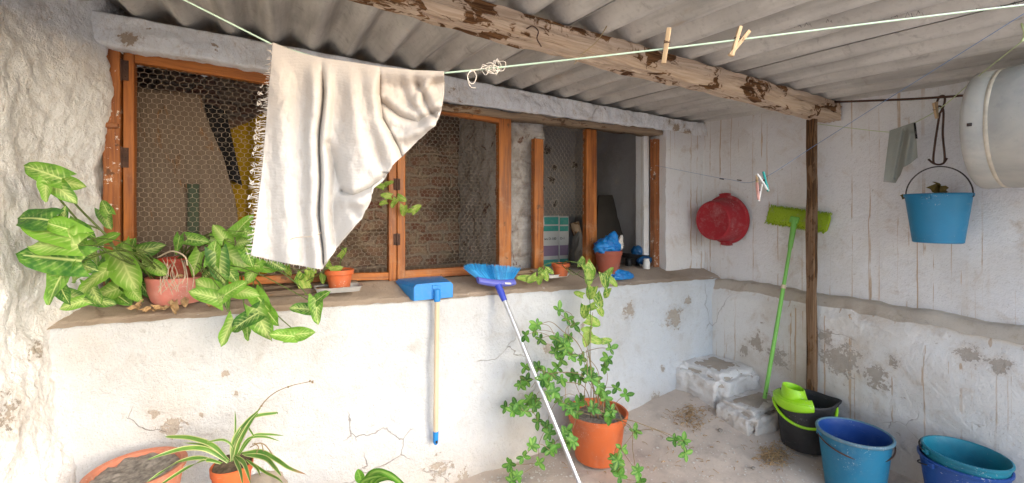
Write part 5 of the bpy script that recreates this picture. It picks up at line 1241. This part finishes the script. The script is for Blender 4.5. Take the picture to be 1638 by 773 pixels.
# ------------------------------------------------------------------ big potted bush
PC = V((1.525, 1.885, 0)); PC.z = floorz(PC.x, PC.y)
bt = thing('potted_plant', 'big orange pot on the floor with a straggly bush of small dark green leaves', 'potted plant', PC)
hP = .25; rP = .16
mb = MB(); mb.lathe([(0, .004), (.108, .004), (.113, 0), (.118, .004), (.139, hP*.68), (.142, hP*.80), (.153, hP*.815), (.156, hP*.90), (.160, hP*.91), (rP, hP*.93), (rP+.002, hP*.985), (rP-.003, hP), (.150, hP-.004), (.148, hP-.03), (.142, hP-.05), (0, hP-.05)], 72); ob('pot', mb, M_pot, bt, local=True, auto=40)
mb = MB(); mb.grid(30, 30, lambda u, v: V(((u-.5)*.29*1, (v-.5)*.29, hP-.04+.012*nz(u*6, v*6, 0, 1)))); 
mb = MB(); mb.lathe([(.149, hP-.04), (.11, hP-.034), (.07, hP-.030), (.03, hP-.026), (0, hP-.026)], 60, fn=lambda p, a: p+V((0, 0, .010*nz(p.x, p.y, 0, 30)))); ob('soil', mb, M_soil2, bt, local=True)
CL = [(155, 170), (190, 150), (215, 185), (290, 65), (325, 105), (200, 125), (355, 125), (290, 200), (310, 230), (330, 185), (300, 270), (280, 185), (380, 265), (490, 265), (480, 300), (500, 225), (155, 300), (205, 300), (230, 330), (245, 365), (300, 350), (160, 355), (350, 335), (380, 345), (420, 320), (440, 345), (455, 380), (460, 400), (525, 385), (565, 410), (270, 400), (290, 430), (315, 450), (245, 410), (75, 465), (105, 480), (130, 470), (165, 445), (150, 480), (195, 440), (190, 460), (370, 450), (365, 490), (345, 475), (490, 490), (505, 480), (480, 430), (475, 405), (205, 520), (240, 545), (250, 570), (310, 570), (330, 600), (350, 605), (270, 625), (245, 625), (180, 620), (145, 665), (210, 690), (90, 695), (120, 745), (545, 630), (515, 665), (530, 680), (525, 715), (540, 745), (600, 560), (610, 725), (760, 595), (800, 600), (805, 650), (625, 765), (275, 240), (255, 385), (325, 560), (135, 372), (100, 765), (340, 250), (225, 350), (400, 310), (430, 470), (310, 205), (425, 340), (120, 455), (255, 640), (170, 430), (320, 215), (285, 300), (265, 325), (340, 470), (385, 430), (500, 500)]
fo = MB(); sm = MB(); rb_ = random.Random(31); ptop = PC+V((0, 0, hP-.03)); nodes = []
for (cx, cy_) in CL:
    px, py = 780+cx/2.551, 470+cy_/2.551; u_ = (px-CX)/FPX; twall = (YW-.06)/(CA-u_*SA)
    t = rb_.uniform(2.08, 2.40) if py < 690 else rb_.uniform(2.0, 2.25)
    if py > 640 and px > 880 and px < 1015: t = min(t, 2.15)
    t = min(t, twall)
    p = pt(px, py, t)
    for _ in range(12):
        if p.z > floorz(p.x, p.y)+.03: break
        t -= .04; p = pt(px, py, t)
    nodes.append(p)
    k = rb_.randint(4, 6); a0 = rb_.random()*6; axis = (-F_*.9+U_*rb_.uniform(-.1, .8)+R_*rb_.uniform(-.5, .5)).normalized(); o1 = axis.orthogonal().normalized(); o2 = axis.cross(o1)
    for i in range(k):
        a = a0+2*PI*i/k+rb_.uniform(-.3, .3); d = o1*math.cos(a)+o2*math.sin(a)+axis*rb_.uniform(.1, .5)
        L = rb_.uniform(.027, .044); leaf(fo, p+axis*rb_.uniform(-.006, .006), d, axis*1+d*-.3, L, L*.58, 'oval', rb_.uniform(.0, .35), .2, (rb_.random(), rb_.random()), 4, 7)
ob('foliage', fo, M_bush, bt)
# shoots: chain neighbouring leaf whorls back towards the pot
cen_ = pt(945, 560, 2.25)
for p in nodes:
    best = min((q for q in nodes+[ptop, cen_] if (q-ptop).length < (p-ptop).length-.02), key=lambda q: (q-p).length+.25*(q-ptop).length, default=ptop)
    mid = (p+best)/2+V((rb_.uniform(-.02, .02), rb_.uniform(-.02, .02), rb_.uniform(-.01, .03))); sm.tube(spline([best, mid, p], 5), .0016, 5, True, .0011)
for q in ([(935, 640), (940, 590), (938, 560)], [(945, 645), (946, 600), (944, 555), (948, 500)], [(950, 650), (958, 600), (940, 570)], [(955, 655), (975, 640), (990, 660), (1000, 690)], [(1004, 672), (1035, 682), (1070, 695), (1090, 705)], [(1006, 680), (1012, 720), (1018, 760)], [(960, 648), (930, 600), (870, 600), (850, 620)], [(930, 560), (900, 530), (880, 515), (858, 522)], [(935, 620), (900, 610), (880, 598), (860, 590)], [(940, 560), (925, 530), (905, 510), (892, 500)]):
    sm.tube(spline([ptop+V((rb_.uniform(-.05, .05), rb_.uniform(-.04, .04), 0))]+[pt(a, b, 2.22) for a, b in q], 8), .0024, 6, True, .0014)
for x in (-.02, .012, .03): sm.tube([ptop+V((x, -.03, -.02)), ptop+V((x+.004, -.03, .13))], .006, 7, True, .005)
ob('stem', sm, M_twig, bt)

# ------------------------------------------------------------------ spider plant, bowl, ground plant
def blade(mb, pts, w, n=10, brown=False):
    q = spline(pts, 6); m_ = len(q); mb.cur = (0 if brown else 1, 0, 0, 1); rows = []
    for i, p in enumerate(q):
        d = (q[min(i+1, m_-1)]-q[max(i-1, 0)]).normalized(); s = d.cross(F_*-1+U_*.5).normalized(); f = i/(m_-1); ww = w*(.55+.45*sstep(0, .25, f))*(1-f**3)**.8/2
        nn = s.cross(d).normalized()
        rows.append([mb.vert(p+s*ww*a-nn*ww*.45*(1-abs(a))) for a in (-1, -.5, 0, .5, 1)])
    for i in range(m_-1):
        for k in range(4): mb.face([rows[i][k], rows[i][k+1], rows[i+1][k+1], rows[i+1][k]], [(k/4, i/(m_-1)), ((k+1)/4, i/(m_-1)), ((k+1)/4, (i+1)/(m_-1)), (k/4, (i+1)/(m_-1))])
    mb.cur = (1, 1, 1, 1)
sc_ = pt(371, 744, 1.60); sb = V((sc_.x, sc_.y, -1.068))
t = thing('potted_plant', 'spider plant with long striped blades in a small orange pot at the lower left', 'potted plant', sb)
hS = sc_.z-sb.z+.006; mb = MB(); mb.lathe([(0, .003), (.046, .003), (.05, 0), (.062, hS-.03), (.066, hS-.028), (.068, hS-.002), (.065, hS), (.061, hS-.02), (0, hS-.02)], 44); ob('pot', mb, M_pot, t, local=True, auto=40)
mb = MB(); mb.lathe([(.061, hS-.014), (.03, hS-.004), (0, hS)], 30, fn=lambda p, a: p+V((0, .0, .008*nz(p.x, p.y, 0, 40)+.35*max(0, p.y)))); ob('soil', mb, M_soil, t, local=True)
S = lambda x, y, d=0: pt(120+x/3.033, 600+y/3.033, 1.60+d)
mb = MB()
BL = [([(745, 425), (640, 362), (540, 355), (440, 380), (350, 412)], 20, -.16), ([(745, 415), (665, 340), (560, 305), (470, 300), (435, 300)], 20, .02), ([(700, 425), (600, 402), (500, 422), (420, 470), (345, 522)], 17, -.22), ([(720, 432), (640, 412), (560, 440), (430, 522), (400, 545)], 17, -.26),
      ([(760, 415), (775, 310), (830, 230), (905, 158)], 22, .04), ([(765, 415), (790, 310), (850, 210), (970, 185), (980, 190)], 18, .08), ([(770, 415), (800, 320), (850, 230), (890, 180)], 22, .0), ([(760, 420), (765, 330), (800, 260), (870, 190)], 20, .06), ([(770, 405), (778, 250), (776, 172)], 10, .05), ([(790, 395), (860, 300), (930, 288), (1015, 295)], 14, .04), ([(790, 385), (840, 310), (920, 300), (995, 322)], 12, .02),
      ([(810, 380), (900, 372), (980, 412), (1040, 452), (1125, 484)], 20, -.10), ([(820, 385), (920, 402), (970, 450), (1002, 492)], 20, -.14), ([(775, 395), (820, 430), (852, 525)], 20, -.16), ([(770, 398), (800, 460), (815, 535)], 18, -.18), ([(640, 325), (720, 315), (765, 350), (765, 400)], 10, .0), ([(830, 410), (880, 450), (900, 492)], 12, -.1), ([(690, 385), (620, 340), (520, 328)], 10, .04), ([(870, 300), (850, 270), (830, 250), (800, 330)], 8, .05), ([(850, 420), (920, 470), (980, 500), (1010, 525)], 12, -.12)]
for q, w, dd in BL:
    n_ = len(q); blade(mb, [S(x, y, dd*sstep(0, 1, i/(n_-1))) for i, (x, y) in enumerate(q)], w/3.033/FPX*1.6*1.15, brown=(q[-1][0] == 1125))
ob('foliage', mb, M_spider, t)
mb = MB(); mb.tube(spline([S(800, 340), S(880, 185, .04), S(950, 100, .05), S(1040, 55, .05), S(1160, 28, .06)], 8), .0022, 6, True, .0012)
for (x, y) in ((905, 150), (1035, 58), (1140, 30), (1152, 36)): mb.ball(S(x, y, .05), .004, 8)
for q in ([(860, 335), (915, 335), (960, 388)], [(850, 350), (900, 330), (915, 370)], [(870, 330), (890, 350), (880, 380)]): mb.tube(spline([S(x, y, -.03) for x, y in q], 6), .0018, 5)
ob('stem', mb, M_twig, t)
bc = pt(218, 752, 1.50); bc.y = min(bc.y, 1.965); bw = thing('terracotta_bowl', 'wide terracotta bowl of bare dry soil at the lower left', 'bowl', (bc.x, bc.y, -1.068))
hB = bc.z+1.068+.008; mb = MB(); mb.lathe([(0, .004), (.075, .004), (.08, 0), (.105, .03), (.128, hB-.04), (.132, hB-.02), (.139, hB-.016), (.141, hB-.004), (.136, hB), (.122, hB-.004), (.118, hB-.02), (0, hB-.03)], 64); ob('bowl', mb, M_clay, bw, local=True, auto=40)
mb = MB(); mb.lathe([(.121, hB-.016), (.09, hB-.014), (.05, hB-.016), (0, hB-.018)], 64, fn=lambda p, a: p+V((0, 0, .012*nz(p.x, p.y, 0, 30)))); ob('soil', mb, M_soil2, bw, local=True)
gp = pt(612, 800, 1.60); gb = V((gp.x, gp.y, floorz(gp.x, gp.y)))
t = thing('potted_plant', 'bright green plant with arching strap leaves at the bottom edge near the middle', 'potted plant', gb)
hG = .24; mb = MB(); mb.lathe([(0, .003), (.07, .003), (.075, 0), (.092, hG-.04), (.098, hG-.036), (.1, hG), (.095, hG), (.09, hG-.03), (0, hG-.03)], 44); ob('pot', mb, M_pot, t, local=True, auto=40)
mb = MB(); mb.lathe([(.092, hG-.025), (0, hG-.015)], 30); ob('soil', mb, M_soil, t, local=True)
fo = MB(); G_ = lambda x, y, d=0: pt(x, y, 1.6+d)
for q, w in (([(600, 850), (585, 790), (590, 762), (610, 755), (640, 772), (650, 800)], 11), ([(605, 850), (592, 785), (600, 764), (620, 758), (645, 776), (655, 790)], 10), ([(610, 850), (598, 780), (615, 764), (635, 770), (640, 800)], 10), ([(600, 850), (582, 800), (578, 775), (592, 765), (612, 762)], 9)):
    blade(fo, [G_(x, y, -.03*i) for i, (x, y) in enumerate(q)], w/FPX*1.6)
leaf(fo, G_(580, 775), imgdir(-110), -F_+U_*.3, .055, .036, 'oval', .1, .2, (.3, .5)); leaf(fo, G_(575, 790), imgdir(-170), -F_+U_*.3, .055, .036, 'oval', .1, .2, (.3, .5))
ob('foliage', fo, leafmat('strap_leaf', (.06, .22, .015), (.16, .40, .03), (.36, .56, .12), .6), t)

# ------------------------------------------------------------------ litter on the floor
def twigs(px, py, n, spx, spy, label, sd, mat=M_dry):
    rr = random.Random(sd); mb = MB()
    for i in range(n):
        x, y = px+rr.gauss(0, spx), py+rr.gauss(0, spy); p = atZ(x, y, -1.28); p.z = floorz(p.x, p.y)+.003+.012*rr.random()
        a = rr.random()*6.3; L = rr.uniform(.01, .035); d = V((math.cos(a), math.sin(a), rr.uniform(-.1, .4)))*L
        mb.tube(spline([p, p+d*.5+V((rr.uniform(-.006, .006), rr.uniform(-.006, .006), .004)), p+d], 3), rr.uniform(.001, .0022), 4)
    ob('plant_litter', mb, mat, kind='stuff', label=label)
twigs(1240, 732, 260, 13, 7, 'heap of dry brown twigs on the floor left of the black bucket', 1)
twigs(1100, 680, 150, 14, 6, 'scattered dry plant bits on the floor in front of the steps', 2); twigs(1120, 692, 40, 14, 4, 'scattered dry plant bits on the floor in front of the steps', 3); twigs(1060, 730, 60, 90, 22, 'thin scatter of straw bits across the open floor', 5)
mb = MB(); rr = random.Random(8)
for i in range(1100):
    x, y = rr.choice([(rr.uniform(770, 920), rr.uniform(690, 800)), (rr.uniform(1000, 1300), rr.uniform(640, 790)), (rr.uniform(720, 1420), rr.uniform(680, 830))]); p = atZ(x, y, -1.3)
    if p.y > YW-.08 or p.x > XE-.05 or (p.x > 2.3 and p.y > 1.5): continue
    p.z = floorz(p.x, p.y)+.006*nz(p.x, p.y, 4, 6)+.002; s = rr.uniform(.0018, .006)*(1.8 if rr.random() < .06 else 1); a = rr.random()*6
    k = rr.randint(4, 6); top = [mb.vert(p+V((math.cos(a+2*PI*j/k)*s*rr.uniform(.6, 1.2), math.sin(a+2*PI*j/k)*s*rr.uniform(.6, 1.2), rr.uniform(.001, .003)))) for j in range(k)]
    mb.face(top)
ob('paint_flakes', mb, simple('white_flakes', (.70, .68, .64), .9), kind='stuff', label='white paint flakes scattered over the floor', smooth=False, solid=.001)
mb = MB()
for (px, py, s) in ((1152, 697, .014), (1250, 640+90, .012), (1205, 742, .010)):
    p = atZ(px, py, -1.27); p.z = floorz(p.x, p.y)+.006; 
    b = blob(p, s, (1, .8, .6), .4, 5, 16, px); o0 = len(mb.v); mb.v += b.v; mb.col += b.col; mb.f += [tuple(i+o0 for i in f) for f in b.f]; mb.uv += b.uv
ob('pebbles', mb, M_soil2, kind='stuff', label='a few small clods lying on the floor')

# ------------------------------------------------------------------ camera, light, render
cam = bpy.data.cameras.new('camera'); co = bpy.data.objects.new('camera', cam); C.objects.link(co)
cam.sensor_width = 36; cam.lens = FPX/1638*36; cam.shift_y = -(386.5-HY)/1638; cam.clip_start = .02; cam.clip_end = 2000
co.location = (0, 0, 0); co.rotation_euler = (PI/2, 0, -YAW); bpy.context.scene.camera = co
SUN_EL, SUN_AZ = math.radians(23), math.radians(152)     # azimuth of the sun, clockwise from +Y
w = bpy.data.worlds.new('World'); bpy.context.scene.world = w; w.use_nodes = True
nt = w.node_tree; bg = nt.nodes['Background']; sky = nt.nodes.new('ShaderNodeTexSky'); sky.sky_type = 'NISHITA'; sky.sun_disc = False
sky.sun_elevation = SUN_EL; sky.sun_rotation = SUN_AZ; sky.dust_density = 1.5; sky.air_density = 1.0; nt.links.new(sky.outputs[0], bg.inputs[0]); bg.inputs[1].default_value = 0.56
su = bpy.data.lights.new('sun', 'SUN'); su.energy = 2.9; su.angle = math.radians(100); su.color = (.97, .98, 1); so = bpy.data.objects.new('sun', su); C.objects.link(so)
dv = V((math.sin(SUN_AZ)*math.cos(SUN_EL), math.cos(SUN_AZ)*math.cos(SUN_EL), math.sin(SUN_EL))); so.rotation_euler = dv.to_track_quat('Z', 'Y').to_euler(); so.location = dv*6
s = bpy.context.scene; s.view_settings.view_transform = 'Standard'; s.view_settings.look = 'None'; s.view_settings.exposure = 0; s.view_settings.gamma = 1
s.cycles.max_bounces = 8; s.cycles.diffuse_bounces = 5; s.cycles.use_denoising = True; s.cycles.caustics_reflective = False; s.cycles.caustics_refractive = False
